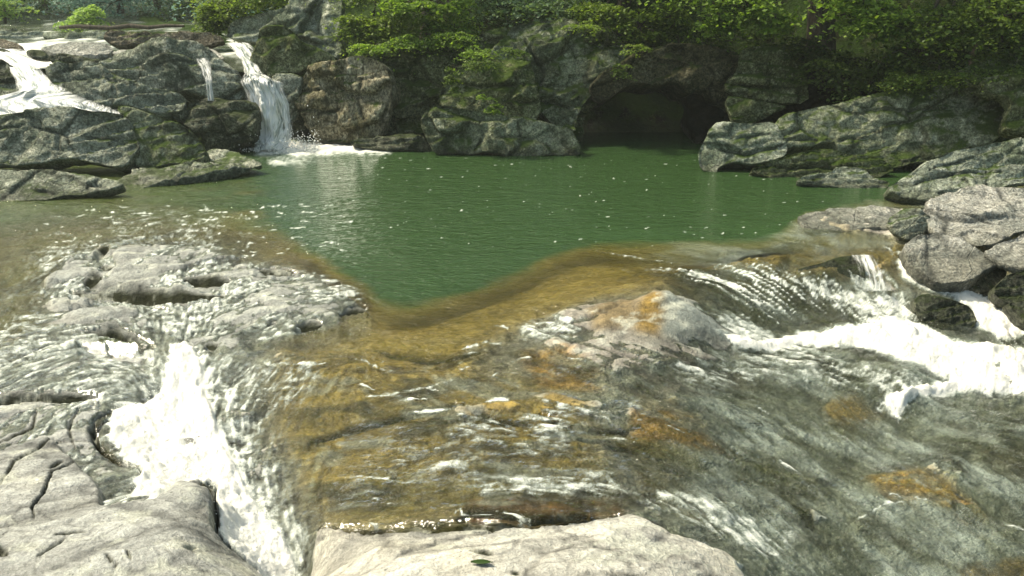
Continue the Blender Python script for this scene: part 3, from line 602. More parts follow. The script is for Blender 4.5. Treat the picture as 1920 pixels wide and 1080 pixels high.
# stream-combed tone on the submerged rock
comb = (L2 * .5 + L3 * .5 + L1 * .3)[..., None] * (1 - dry[..., None]) * sst(380, 460, PV)[..., None]
bcol = np.clip(bcol * (1 + .40 * comb * (1 - .6 * calmz[..., None])), 0.004, .75)
wet = (1 - sst(.0, .05, zb - ZW)) * (1 - np.clip(carc * 1.5, 0, 1))
wet = np.maximum(wet, .45 * (dep < .02) * (1 - np.clip(carc * 1.5, 0, 1)))
nr, nc = GX.shape
idx = np.arange(nr * nc).reshape(nr, nc)
F = np.stack([idx[:-1, :-1], idx[:-1, 1:], idx[1:, 1:], idx[1:, :-1]], -1)
fu = PU[:-1, :-1]; fv = PV[:-1, :-1]
wu_ = fbm2(fu / 30, fv / 20, 3, 3) * 6
reg = np.zeros(fu.shape, int)
reg[inside(fu + wu_, fv, SHELF)] = 1
reg[inside(fu + wu_, fv, LEFTSLAB)] = 2
reg[inside(fu + wu_, fv, FRONT)] = 3
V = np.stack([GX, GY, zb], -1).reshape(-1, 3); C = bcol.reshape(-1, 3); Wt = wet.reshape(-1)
def sub_mesh(name, sel, loc=None):
    f = F[sel]; used = np.unique(f); mp = np.full(len(V), -1); mp[used] = np.arange(len(used))
    return mesh_np(name, V[used], mp[f], M['bed'], None, {"Col": C[used], "wet": Wt[used]}, loc=loc)
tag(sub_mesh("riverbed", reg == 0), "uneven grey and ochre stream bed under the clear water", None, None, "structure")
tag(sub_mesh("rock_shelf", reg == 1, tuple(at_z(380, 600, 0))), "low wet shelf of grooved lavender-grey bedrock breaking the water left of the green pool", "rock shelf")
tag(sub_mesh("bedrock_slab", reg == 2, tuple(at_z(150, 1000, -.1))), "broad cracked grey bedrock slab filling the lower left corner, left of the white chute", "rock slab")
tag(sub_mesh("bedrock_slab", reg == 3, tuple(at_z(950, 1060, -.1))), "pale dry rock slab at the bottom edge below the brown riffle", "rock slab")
# water: keep faces where water stands above the rock
keepv = (wz - zb > -.012)
kf = keepv[:-1, :-1] | keepv[1:, :-1] | keepv[:-1, 1:] | keepv[1:, 1:]
Vw = np.stack([GX, GY, wz], -1).reshape(-1, 3); f = F[kf]; used = np.unique(f); mp = np.full(len(Vw), -1); mp[used] = np.arange(len(used))
wo = mesh_np("river_water", Vw[used], mp[f], M['water'], None, {"foam": foamv.reshape(-1)[used], "turb": turb.reshape(-1)[used], "fast": fast.reshape(-1)[used], "body": body.reshape(-1, 3)[used]})
tag(wo, "green pool running out into clear brown riffles and white rapids", None, None, "structure")

# ------------------------------------------------------------------ boulders
def smooth_poly(P, it=2):
    P = np.asarray(P, float)
    for _ in range(it):
        Q = np.roll(P, -1, 0); P = np.stack([P * .8 + Q * .2, P * .2 + Q * .8], 1).reshape(-1, 2)
    return P
ROCKN = [0]
def rock(label, outline, Y=None, z=None, tilt=20, yaw=0, Tf=.5, Tb=None, p=3.4, under=.0, m='grey', px=3.0, rough=.5, fac=.10, fs=1.2, cracks=(), name="boulder", cat="boulder", group=None, edge=None, sm=1, cut=1.0, slope=1.0, ledge=1.0):
    ROCKN[0] += 1; seed = ROCKN[0] * 31
    O = np.array(outline, float); lo = O[O[:, 1].argmax()]
    A = at_y(lo[0], lo[1], Y) if Y is not None else at_z(lo[0], lo[1], z or 0)
    t = R(tilt); yw = R(yaw)
    n = np.array([math.sin(yw) * math.cos(t), -math.cos(yw) * math.cos(t), math.sin(t)])
    e1 = np.array([math.cos(yw), math.sin(yw), 0]); e2 = np.cross(n, e1); 
    if e2[2] < 0: e2 = -e2
    def toplane(P):
        d = ray(P[:, 0], P[:, 1]); tt = ((A - [0, 0, HC]) @ n) / (d @ n); W = np.array([0, 0, HC]) + d * tt[:, None] - A
        return np.stack([W @ e1, W @ e2], 1)
    q = toplane(smooth_poly(O, sm))
    # roughen the outline
    seg = np.roll(q, -1, 0) - q; ln = np.hypot(seg[:, 0], seg[:, 1]); st = px * A[1] / FPX
    pts = []
    for i in range(len(q)):
        k = max(1, int(ln[i] / (st * 3)))
        for j in range(k): pts.append(q[i] + seg[i] * j / k)
    q = np.array(pts); s = st * 22
    q = q + np.stack([fbm2(q[:, 0] / s, q[:, 1] / s, 3, seed), fbm2(q[:, 0] / s, q[:, 1] / s, 3, seed + 5)], 1) * st * 3.2 * rough * 2
    x0, y0 = q.min(0) - st; x1, y1 = q.max(0) + st
    nx = int((x1 - x0) / st) + 2; ny = int((y1 - y0) / st) + 2
    X, Yg = np.meshgrid(x0 + np.arange(nx) * st, y0 + np.arange(ny) * st)
    ins = inside(X, Yg, [tuple(a) for a in q])
    # nearest outline point
    def nearest(px_, py_):
        bd = np.full(px_.shape, 9e9); bx = np.zeros(px_.shape); by = bx.copy()
        Q2 = np.roll(q, -1, 0)
        for (a, b), (c, d) in zip(q, Q2):
            dx, dy = c - a, d - b; tt = np.clip(((px_ - a) * dx + (py_ - b) * dy) / (dx * dx + dy * dy + 1e-12), 0, 1)
            cx, cy = a + tt * dx, b + tt * dy; dd = np.hypot(px_ - cx, py_ - cy); k = dd < bd
            bd = np.where(k, dd, bd); bx = np.where(k, cx, bx); by = np.where(k, cy, by)
        return bd, bx, by
    cell = ins[:-1, :-1] | ins[1:, :-1] | ins[:-1, 1:] | ins[1:, 1:]
    use = np.zeros(ins.shape, bool)
    use[:-1, :-1] |= cell; use[1:, :-1] |= cell; use[:-1, 1:] |= cell; use[1:, 1:] |= cell
    ui = np.argwhere(use); xx = X[use]; yy = Yg[use]; inn = ins[use]
    bd, bx, by = nearest(xx, yy); bnd = ~inn
    xx = np.where(bnd, bx, xx); yy = np.where(bnd, by, yy); bd = np.where(bnd, 0, bd)
    Rr = edge if edge else min(x1 - x0, y1 - y0) * .26
    size0 = min(x1 - x0, y1 - y0)
    w_ = np.clip(bd / Rr, 0, 1); pr = (1 - (1 - w_) ** p) ** (1 / p)
    tv = (yy - (y0 + y1) / 2) / max(1e-6, (y1 - y0) / 2)
    hf = Tf * pr * (1 + under * tv); hb = (Tb if Tb else Tf) * pr
    rg_ = np.random.default_rng(seed); K = int(9 + cut * 6)
    wn = fbm2(xx / s * .8, yy / s * .8, 3, seed + 60) * Tf * .07
    for _k in range(K):
        jx = rg_.integers(0, len(xx)); a_ = rg_.uniform(0, 2 * np.pi); sl_ = rg_.uniform(.12, .75) * slope; c_ = Tf * rg_.uniform(.55, 1.02)
        pk = c_ + ((xx - xx[jx]) * math.cos(a_) + (yy - yy[jx]) * math.sin(a_)) * sl_ + wn * rg_.uniform(.3, 1)
        hf = np.where(cut > 0, np.minimum(hf, np.maximum(pk, hf * .25)), hf)
    # bedding ledges
    bd_ang = rg_.normal(.12, .12); tb_ = (yy * math.cos(bd_ang) - xx * math.sin(bd_ang) + wn * 1.5) / (max(size0, .3) * .21); fb_ = tb_ - np.floor(tb_)
    hb_ = _h(np.floor(tb_).astype(np.int64), np.zeros(len(xx), np.int64), np.zeros(len(xx), np.int64), seed)
    mk_ = sst(-.2, .25, fbm2(xx / s * .35, yy / s * .35, 2, seed + 66)) * (hb_ > .35)
    hf = hf - ledge * Tf * .22 * (1 - fb_) ** 1.6 * mk_ * np.clip(pr * 1.5, 0, 1)
    ledge_line = np.exp(-(np.minimum(fb_, 1 - fb_) / .06) ** 2) * mk_
    for cr in cracks:
        pl = toplane(np.array(cr[0], float)); wd = cr[1] * A[1] / FPX; dpt = cr[2]
        wob = st * 3
        d = seg_dist(xx + fbm2(xx / s * 2, yy / s * 2, 3, seed + 8) * wob, yy + fbm2(xx / s * 2, yy / s * 2, 3, seed + 9) * wob, [tuple(a) for a in pl], 1)
        hf = hf - dpt * np.exp(-(d / wd) ** 2) * np.clip(pr * 2, 0, 1)
    nv = len(xx); num = np.full(ins.shape, -1); num[use] = np.arange(nv)
    front = A + xx[:, None] * e1 + yy[:, None] * e2 + hf[:, None] * n
    back = A + xx[:, None] * e1 + yy[:, None] * e2 - hb[:, None] * n
    fr = np.stack([num[:-1, :-1][cell], num[:-1, 1:][cell], num[1:, 1:][cell], num[1:, :-1][cell]], 1)
    bi = np.full(nv, -1); nb = (~bnd).sum(); bi[~bnd] = nv + np.arange(nb); bi[bnd] = np.arange(nv)[bnd]
    Vv = np.concatenate([front, back[~bnd]]); Ff = np.concatenate([fr, bi[fr][:, ::-1]])
    # degenerate boundary quads are removed
    def area(ff):
        a = Vv[ff]; return np.linalg.norm(np.cross(a[:, 2] - a[:, 0], a[:, 3] - a[:, 1]), axis=1)
    flat = bnd[fr].all(1); Ff = np.concatenate([fr[~flat], bi[fr[~flat]][:, ::-1]])
    # displacement
    size = min(x1 - x0, y1 - y0)
    Pq = Vv * fs + seed; Pq = np.stack([Pq[:, 0] * .8 + Pq[:, 2] * .4, Pq[:, 1], Pq[:, 2] * 1.5 - Pq[:, 0] * .35], 1)
    h, g = facets(Pq + fbm3(Vv * 1.5, 2, seed)[:, None] * .35, seed)
    h2, g2 = facets(Pq * 3.1 + fbm3(Vv * 4, 2, seed + 3)[:, None] * .35, seed + 20)
    cen = Vv.mean(0); dirn = Vv - cen; dirn /= np.linalg.norm(dirn, axis=1)[:, None] + 1e-9
    sgn = np.where(np.arange(len(Vv)) < nv, 1.0, -1.0)[:, None]
    edgef = np.ones(len(Vv)); edgef[:nv] = np.clip(pr * 1.6 + .15, 0, 1)
    dvec = (dirn * .35 + sgn * n * .8)
    amt = (h * fac * size * .9 - g * .03 * size * fac * 10 * .4 + h2 * fac * size * .26 - g2 * .012 * size * fac * 6 + fbm3(Vv * 3.2, 4, seed + 7) * .03 * size * rough * 2 + fbm3(Vv * 14, 3, seed + 9) * .012 * rough * 2) * edgef
    Vv = Vv + dvec * amt[:, None]
    ck = np.clip(sst(.35, 1, g) * .8 + sst(.5, 1, g2) * .4, 0, 1); ck[:nv] = np.maximum(ck[:nv], ledge_line * .8)
    for cr in cracks:
        pl = toplane(np.array(cr[0], float)); d = seg_dist(xx, yy, [tuple(a) for a in pl], 1); ck[:nv] = np.maximum(ck[:nv], .9 * np.exp(-(d / (1.1 * cr[1] * A[1] / FPX)) ** 2))
    o = mesh_np(name, Vv, Ff, M[m] if isinstance(m, str) else m, None, {'crack': ck}, True, loc=tuple(A))
    tag(o, label, cat, group); return o

exec_rocks = True
# --- left bank
rock("large rounded grey boulder at the left edge above the pool, with pale worn patches", [(-120, 225), (0, 214), (40, 207), (120, 202), (190, 205), (235, 215), (250, 240), (262, 268), (255, 285), (240, 318), (190, 312), (120, 302), (70, 314), (0, 312), (-120, 312)], z=0.12, tilt=28, Tf=.45, under=.25, m='grey', cracks=[([(60, 235), (112, 250), (115, 290)], 3, .06), ([(150, 255), (220, 258)], 3, .07), ([(0, 240), (50, 235)], 2, .04)])
rock("greenish rounded boulder wedged between the large grey boulder and the dark wet block", [(215, 205), (250, 203), (296, 216), (348, 237), (376, 258), (384, 290), (374, 308), (326, 300), (270, 318), (245, 312), (235, 270), (238, 235)], z=0.1, tilt=30, Tf=.4, under=.3, m='blue')
rock("low flat rock at the left waterline below the large grey boulder", [(-120, 325), (0, 316), (60, 318), (100, 320), (160, 330), (215, 342), (232, 352), (190, 362), (120, 366), (60, 373), (0, 380), (-120, 382)], z=-.03, tilt=50, Tf=.18, under=.2, m='grey', cracks=[([(160, 345), (190, 352)], 4, .08), ([(60, 350), (110, 362)], 3, .05)])
rock("flat pale stony ledge running from the left boulders to the waterfall foam", [(200, 345), (240, 322), (330, 302), (390, 284), (440, 286), (500, 306), (440, 322), (340, 342), (250, 356)], z=-.02, tilt=80, Tf=.06, m='grey', rough=.8)
rock("dark wet block with a pale scooped top, left of the small trickle", [(86, 132), (120, 118), (160, 117), (185, 125), (215, 143), (260, 158), (333, 173), (354, 186), (346, 209), (311, 217), (289, 216), (237, 202), (185, 194), (140, 184), (111, 166), (91, 148)], Y=15.2, tilt=34, Tf=.5, under=.75, m='grey', cracks=[([(215, 145), (213, 190)], 2, .05), ([(150, 150), (200, 150), (260, 165)], 3, .05)])
rock("broad wet block carrying the thin trickle left of the main waterfall", [(180, 120), (207, 106), (225, 96), (260, 92), (363, 91), (402, 97), (422, 117), (456, 136), (458, 185), (418, 192), (389, 188), (355, 177), (296, 170), (259, 159), (207, 139)], Y=15.9, tilt=34, Tf=.5, under=.75, m='grey', cracks=[([(185, 125), (260, 130), (380, 128), (450, 145)], 3, .08)])
rock("dark square block beside the foot of the main waterfall", [(312, 214), (345, 190), (389, 185), (444, 188), (472, 197), (486, 218), (480, 256), (470, 286), (422, 288), (385, 285), (377, 256), (350, 236)], Y=15.2, tilt=8, Tf=.4, Tb=.6, p=5, under=.85, cut=.4, m='wet')
rock("sloping wet rock behind the large grey boulder, under the left torrent", [(-120, 150), (0, 156), (60, 160), (110, 172), (180, 188), (220, 203), (230, 225), (100, 230), (-120, 240)], Y=15.0, tilt=55, Tf=.25, m='grey')
rock("long brown boulder lying across the upper riverbed", [(196, 82), (200, 63), (222, 57), (333, 55), (389, 60), (411, 67), (420, 80), (402, 92), (348, 93), (259, 95), (207, 93)], Y=18.4, tilt=25, Tf=.35, m='brown', rough=.7)
rock("small dark rounded rock at the left edge in the torrent", [(-120, 100), (0, 108), (20, 126), (38, 136), (43, 152), (30, 158), (0, 158), (-120, 162)], Y=15.9, tilt=25, Tf=.3, m='wet')
rock("flat dark stone at the far left above the torrent", [(-120, 88), (0, 92), (25, 98), (22, 110), (-120, 112)], Y=16.8, tilt=45, Tf=.2, m='wet')
rock("small dark rock right of the head of the left torrent", [(50, 94), (72, 92), (90, 104), (86, 112), (56, 110)], Y=16.8, tilt=30, Tf=.15, m='wet')
rock("low dark rock between the left torrent and the broad wet block", [(86, 106), (120, 102), (160, 105), (188, 110), (185, 124), (150, 120), (110, 118), (92, 114)], Y=16.5, tilt=35, Tf=.18, m='wet')
rock("pale flat rock on the upper shelf left of the broad wet block", [(70, 90), (120, 78), (200, 84), (215, 100), (170, 106), (110, 103)], Y=17.3, tilt=65, Tf=.15, m='pale')
rock("pale flat top rock above the trickle", [(205, 96), (300, 86), (400, 88), (425, 110), (400, 108), (300, 100), (225, 106)], Y=17.2, tilt=65, Tf=.15, m='pale')
rock("pale streaked rock far upstream at the top left", [(-120, 52), (0, 48), (40, 50), (80, 60), (90, 76), (40, 80), (-120, 82)], Y=22, tilt=35, Tf=.4, m='bluepale')
rock("low distant grey rocks below the fallen log", [(75, 70), (100, 58), (150, 55), (200, 57), (205, 80), (120, 80), (80, 78)], Y=21.5, tilt=35, Tf=.35, m='bluepale')
rock("low flat grey rock at the far left edge above the torrent head", [(-120, 76), (0, 74), (30, 78), (48, 86), (40, 92), (-120, 92)], Y=18.5, tilt=45, Tf=.25, m='brown')
# --- beside the fall
rock("tall pale leaning rock slab behind the waterfall at the top", [(424, 78), (425, 50), (437, 39), (510, 24), (540, 12), (560, -60), (650, -70), (640, 20), (634, 60), (646, 106), (610, 118), (560, 100), (490, 84)], Y=17.2, tilt=20, yaw=-15, Tf=.45, m='bluepale', px=3, cracks=[([(500, 60), (560, 40), (600, 0)], 4, .08), ([(600, 20), (590, 80)], 3, .05)])
rock("rounded green-brown boulder hanging over the head of the waterfall", [(468, 122), (478, 88), (484, 58), (500, 48), (540, 52), (560, 78), (600, 92), (640, 106), (600, 116), (560, 134), (540, 131), (500, 143), (476, 138)], Y=16.3, tilt=12, Tf=.4, under=.3, m='mossy')
rock("small grey rock at the right lip of the waterfall", [(510, 142), (526, 133), (556, 135), (572, 146), (566, 175), (560, 230), (545, 235), (540, 185), (530, 165)], Y=16.0, tilt=10, Tf=.3, m='grey')
rock("dark wet wall right behind the waterfall", [(440, 150), (520, 150), (600, 160), (610, 285), (450, 285)], Y=16.7, tilt=5, Tf=.25, m='wet')
rock("smooth tan boulder standing right of the waterfall", [(556, 165), (570, 140), (590, 122), (640, 108), (690, 102), (722, 118), (735, 150), (728, 200), (720, 240), (700, 272), (620, 274), (592, 270), (580, 232), (568, 207), (556, 190)], z=.0, tilt=12, yaw=-14, Tf=.5, under=.35, m='tan', cracks=[([(565, 205), (600, 215), (640, 205)], 5, .10), ([(680, 120), (672, 190), (690, 240)], 2, .06), ([(720, 190), (735, 225)], 3, .05)])
rock("shadowed mossy boulder set back between the tan boulder and the central rock", [(690, 120), (700, 100), (760, 98), (830, 104), (872, 126), (870, 180), (845, 240), (830, 290), (700, 285), (690, 200)], Y=16.6, tilt=-8, Tf=.3, under=.6, m='mossy')
rock("low dark wet rock at the waterline beside the central rock", [(655, 262), (700, 250), (760, 248), (800, 256), (812, 284), (760, 284), (690, 276)], z=0, tilt=30, Tf=.25, m='wet')
# --- centre
rock("continuous mossy cliff face behind the central boulders", [(650, 300), (660, 140), (700, 96), (780, 80), (860, 84), (930, 62), (1000, 46), (1110, 52), (1200, 100), (1210, 145), (1130, 165), (1085, 230), (1095, 305)], Y=16.3, tilt=8, Tf=.35, Tb=.8, p=6, m='mossy', px=3.5, fac=.12, name="rock_wall", cat="cliff")
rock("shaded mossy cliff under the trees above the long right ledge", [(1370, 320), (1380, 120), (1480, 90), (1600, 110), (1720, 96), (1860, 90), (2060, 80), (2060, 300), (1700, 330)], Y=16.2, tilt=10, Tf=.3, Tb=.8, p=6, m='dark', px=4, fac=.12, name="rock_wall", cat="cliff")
rock("pale rounded base boulder at the middle of the far waterline", [(790, 228), (800, 206), (835, 198), (890, 212), (930, 220), (1023, 228), (1068, 236), (1090, 268), (1088, 288), (1040, 294), (893, 292), (850, 290), (815, 288), (797, 258)], z=-.02, tilt=15, Tf=.4, m='blue', under=.2, cracks=[([(900, 220), (905, 250), (890, 285)], 3, .06), ([(970, 225), (975, 260)], 3, .05)])
rock("mossy middle boulder resting on the pale base boulder", [(818, 205), (830, 160), (852, 128), (900, 108), (960, 112), (1000, 128), (1010, 170), (1020, 205), (1000, 232), (930, 226), (880, 216)], Y=15.5, tilt=22, Tf=.4, m='mossy', cracks=[([(850, 150), (900, 160), (980, 165)], 4, .08), ([(940, 190), (1000, 195)], 4, .10)])
rock("big blue-grey boulder with a sloping crown over the dark hollow", [(925, 98), (955, 62), (975, 48), (1010, 42), (1071, 41), (1115, 52), (1167, 81), (1200, 107), (1206, 133), (1167, 139), (1125, 157), (1099, 180), (1080, 222), (1070, 246), (1035, 232), (1010, 205), (955, 195), (940, 175), (960, 140), (935, 118)], Y=15.7, tilt=26, yaw=8, Tf=.55, under=.25, m='blue', cracks=[([(985, 80), (1020, 130), (1000, 190)], 4, .10), ([(1060, 60), (1090, 120)], 3, .06), ([(960, 190), (1020, 190), (1070, 200)], 4, .12)])
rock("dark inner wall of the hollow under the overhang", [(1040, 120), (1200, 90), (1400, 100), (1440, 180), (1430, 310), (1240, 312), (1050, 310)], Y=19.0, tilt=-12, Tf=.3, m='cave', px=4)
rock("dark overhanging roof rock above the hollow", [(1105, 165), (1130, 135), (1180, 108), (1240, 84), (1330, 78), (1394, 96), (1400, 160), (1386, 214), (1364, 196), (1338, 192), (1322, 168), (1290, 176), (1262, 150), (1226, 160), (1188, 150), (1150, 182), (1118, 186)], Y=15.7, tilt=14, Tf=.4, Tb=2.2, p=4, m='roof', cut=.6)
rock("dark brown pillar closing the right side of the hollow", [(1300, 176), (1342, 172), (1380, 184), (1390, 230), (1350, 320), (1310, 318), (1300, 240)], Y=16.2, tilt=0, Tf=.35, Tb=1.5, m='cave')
# --- right bank
rock("olive square boulder under the trees right of the hollow", [(1363, 152), (1385, 132), (1387, 92), (1410, 86), (1470, 94), (1505, 112), (1514, 150), (1514, 190), (1440, 192), (1366, 176)], Y=15.4, tilt=15, Tf=.4, p=3, m='mossy', cracks=[([(1440, 100), (1445, 180)], 3, .06), ([(1370, 160), (1500, 165)], 3, .05)])
rock("small lichen-spotted rock between the hollow and the long ledge", [(1358, 178), (1395, 178), (1440, 190), (1480, 200), (1440, 218), (1400, 232), (1372, 232)], Y=15.2, tilt=20, Tf=.3, m='mossy')
rock("long lichened ledge of rock sloping up along the right bank", [(1455, 230), (1481, 208), (1560, 194), (1650, 174), (1725, 150), (1800, 162), (1871, 172), (1900, 182), (1892, 225), (1871, 259), (1820, 278), (1762, 292), (1725, 304), (1640, 322), (1580, 298), (1560, 268), (1511, 272), (1470, 280), (1455, 259)], Y=13.6, tilt=34, Tf=.45, under=.3, m='blue', fs=1.1, cracks=[([(1480, 262), (1560, 258), (1640, 262)], 3, .10), ([(1600, 200), (1700, 210), (1780, 200)], 3, .06)])
rock("jutting pale blunt rock where the right bank meets the deep water", [(1310, 282), (1333, 242), (1348, 230), (1400, 232), (1455, 224), (1466, 258), (1474, 284), (1460, 296), (1420, 304), (1380, 300), (1350, 312), (1346, 326), (1313, 322)], z=-.02, tilt=26, yaw=-10, Tf=.4, under=.3, m='bluepale', cracks=[([(1350, 280), (1400, 292), (1470, 270)], 4, .10), ([(1380, 262), (1440, 250)], 3, .06)])
rock("dark undercut rock beneath the long ledge at the waterline", [(1405, 318), (1450, 298), (1540, 276), (1640, 296), (1680, 318), (1640, 336), (1540, 338), (1430, 332)], z=-.03, tilt=30, Tf=.3, m='mossy', cracks=[([(1430, 312), (1520, 312), (1600, 318)], 4, .12)])
rock("low blue-tinted rock in the shallows right of the deep water", [(1490, 343), (1511, 331), (1556, 326), (1568, 312), (1620, 314), (1634, 330), (1668, 338), (1655, 351), (1612, 356), (1537, 355)], z=-.02, tilt=40, Tf=.18, m='bluepale')
rock("long smooth blue-grey rock on the right edge above the bright slabs", [(1660, 358), (1690, 335), (1725, 311), (1773, 286), (1837, 272), (2020, 250), (2020, 345), (1880, 345), (1852, 356), (1800, 366), (1740, 380), (1700, 376)], z=.02, tilt=40, Tf=.35, under=.3, m='bluepale', cracks=[([(1720, 345), (1800, 320), (1880, 322)], 3, .07), ([(1740, 320), (1830, 290)], 2, .04)])
rock("shadowed rock block at the right edge behind a dark cleft", [(1840, 150), (1880, 138), (2020, 128), (2020, 258), (1900, 256), (1884, 240), (1902, 190), (1850, 172)], Y=13.4, tilt=25, Tf=.35, m='mossy')
rock("thin mossy capstone on top of the right edge block", [(1780, 140), (1820, 118), (1900, 108), (2020, 104), (2020, 150), (1900, 152), (1840, 160)], Y=13.9, tilt=35, Tf=.2, m='mossy')
# bright slabs by the outflow
rock("bright sunlit slab with a scooped top at the right edge", [(1722, 392), (1775, 368), (1820, 356), (1860, 352), (2020, 350), (2020, 398), (1940, 425), (1866, 456), (1825, 460), (1790, 444), (1745, 430)], z=.06, tilt=72, Tf=.13, m='pale', p=6, cut=.3, slope=.4, cracks=[([(1760, 400), (1830, 410), (1880, 425)], 3, .04)])
rock("bright slab right of the long diagonal crack", [(1864, 460), (1930, 428), (2020, 400), (2020, 510), (1930, 505), (1890, 498), (1838, 474)], z=.02, tilt=72, Tf=.12, m='pale', p=6, cut=.3, slope=.4)
rock("smooth grey slab between the bright slabs and the cascade", [(1690, 462), (1712, 440), (1750, 432), (1795, 444), (1832, 472), (1884, 494), (1860, 506), (1810, 536), (1760, 540), (1722, 515), (1700, 490)], z=-.14, tilt=62, Tf=.10, m='pale', p=6, cut=.3, slope=.4)
rock("flat pale ledge jutting left into the pool above the outflow", [(1488, 408), (1520, 397), (1600, 395), (1695, 390), (1730, 400), (1748, 428), (1705, 448), (1685, 438), (1640, 430), (1560, 436), (1508, 426)], z=-.03, tilt=80, Tf=.07, m='pale', p=6, cut=.3, slope=.4, cracks=[([(1600, 410), (1650, 430)], 3, .04)])
rock("small dark green rock sitting between the pale ledge and the bright slab", [(1662, 412), (1690, 398), (1725, 397), (1748, 410), (1738, 436), (1700, 454), (1672, 432)], z=.0, tilt=45, Tf=.13, m='grey')
rock("tan wedge of rock below the smooth grey slab", [(1800, 526), (1848, 502), (1892, 502), (1884, 526), (1862, 552), (1820, 548)], z=-.24, tilt=58, Tf=.10, m='tan')
rock("dark green block at the right edge above the white water", [(1862, 548), (1890, 512), (2020, 488), (2020, 562), (1910, 572), (1882, 566)], z=-.2, tilt=40, Tf=.2, m='wet')
rock("dark wet rock at the right edge under the green block", [(1884, 572), (1920, 562), (2020, 558), (2020, 650), (1925, 618)], z=-.35, tilt=35, Tf=.2, m='wet')
rock("dark mossy stone standing in the white water", [(1712, 560), (1735, 549), (1790, 560), (1822, 580), (1834, 612), (1795, 622), (1750, 616), (1725, 594)], z=-.40, tilt=38, Tf=.13, m='wet', under=.2)
rock("dark ledge stone under the small fan of falling water", [(1490, 510), (1520, 496), (1570, 482), (1610, 478), (1622, 515), (1612, 545), (1560, 532)], z=-.24, tilt=45, Tf=.10, m='wet')
for i, (u, v, s_) in enumerate([(530, 284, 10), (700, 283, 9)]):
    pass
print("rocks done", ROCKN[0])

# ------------------------------------------------------------------ falling water
def sheet(name, label, rows, nu=60, nvs=14, bulge=.12, seed=1, dens=.62, lump=.03):
    """rows: (uL, uR, v, Y) down the fall; a bulging tongue of water, thick in the middle and closed behind"""
    rows = np.array(rows, float); k = len(rows); T = np.linspace(0, k - 1, (k - 1) * nvs + 1)
    rr = np.stack([np.interp(T, np.arange(k), rows[:, j]) for j in range(4)], 1)
    for _ in range(4): rr[1:-1] = (rr[:-2] + rr[2:] + 2 * rr[1:-1]) / 4
    s = np.linspace(0, 1, nu); S, TT = np.meshgrid(s, T)
    jag = fbm2(T * 1.5, T * 0 + seed, 3, seed) * .05; jag2 = fbm2(T * 1.5, T * 0 + seed + 9, 3, seed + 4) * .05
    Lp = at_y(rr[:, 0], rr[:, 2], rr[:, 3]); Rp = at_y(rr[:, 1], rr[:, 2], rr[:, 3])
    Wd = Rp - Lp; Lp = Lp - Wd * jag[:, None]; Rp = Rp + Wd * jag2[:, None]
    P0 = Lp[:, None] * (1 - S[..., None]) + Rp[:, None] * S[..., None]
    prof = np.sin(np.pi * S) ** .6
    wid = np.linalg.norm(Wd, axis=1)[:, None]
    st = fbm2(S * 14 * 1.0, TT * .6, 4, seed) * lump + fbm2(S * 5, TT * 1.2, 3, seed + 5) * lump
    off = (bulge * prof + st * prof)
    Fp = P0.copy(); Fp[..., 1] -= off; Fp[..., 2] += off * .35
    Bp = P0.copy(); Bp[..., 1] += .03
    n_ = Fp.shape[0] * nu; id_ = np.arange(n_).reshape(-1, nu)
    q = np.stack([id_[:-1, :-1], id_[1:, :-1], id_[1:, 1:], id_[:-1, 1:]], -1).reshape(-1, 4)
    Vv = Fp.reshape(-1, 3)
    acc = np.concatenate([[0], np.cumsum(np.linalg.norm(np.diff((Lp + Rp) / 2, axis=0), axis=1))])
    flow_ = np.stack([(S * wid).reshape(-1), np.repeat(acc, nu), np.zeros(n_) + seed], 1)
    de = (dens - .42 * (1 - np.sin(np.pi * S) ** .5)).reshape(-1)
    o = mesh_np(name, Vv, q, M['fall'], None, {"flow": flow_, "dens": de}, loc=tuple(Vv.mean(0) * [1, 1, 0] + [0, 0, Vv[:, 2].min()]))
    tag(o, label, "waterfall"); return o
sheet("waterfall", "main white waterfall dropping into the pool beside the dark square block", [(424, 476, 84, 17.6), (440, 478, 100, 17.0), (455, 482, 120, 16.4), (458, 500, 142, 15.95), (452, 530, 155, 15.75), (462, 546, 185, 15.65), (470, 550, 225, 15.6), (466, 556, 262, 15.6), (455, 575, 284, 15.5)], bulge=.16, seed=3, dens=.66, lump=.13, nu=110)
sheet("waterfall", "foaming torrent pouring down between the rocks at the left edge", [(-60, 46, 94, 17.4), (-20, 60, 106, 16.8), (14, 76, 128, 16.2), (30, 96, 150, 15.7), (30, 130, 172, 15.3), (-60, 175, 190, 15.0), (-60, 250, 214, 14.75), (-60, 290, 232, 14.6)], bulge=.14, seed=5, dens=.72, lump=.10, nu=90)
sheet("waterfall", "thin trickle falling over the broad wet block", [(360, 398, 108, 16.3), (372, 400, 125, 15.75), (380, 404, 150, 15.4), (384, 406, 190, 15.3)], bulge=.05, seed=8, dens=.52, lump=.02, nu=24)
sheet("waterfall", "small fan of water combing over the outflow ledge at the right", [(1590, 1640, 478, 8.95), (1596, 1652, 492, 8.75), (1602, 1664, 515, 8.55), (1604, 1678, 545, 8.42)], bulge=.04, seed=12, dens=.50, lump=.015, nu=50)
0 and sheet("waterfall", "bright chute of water sliding past the smooth grey slab", [(1668, 1690, 478, 9.0), (1686, 1720, 500, 8.7), (1715, 1765, 525, 8.5), (1760, 1830, 545, 8.35), (1820, 1885, 570, 8.25), (1845, 1930, 620, 7.9)], bulge=.06, seed=15, dens=.85, lump=.03, nu=60)

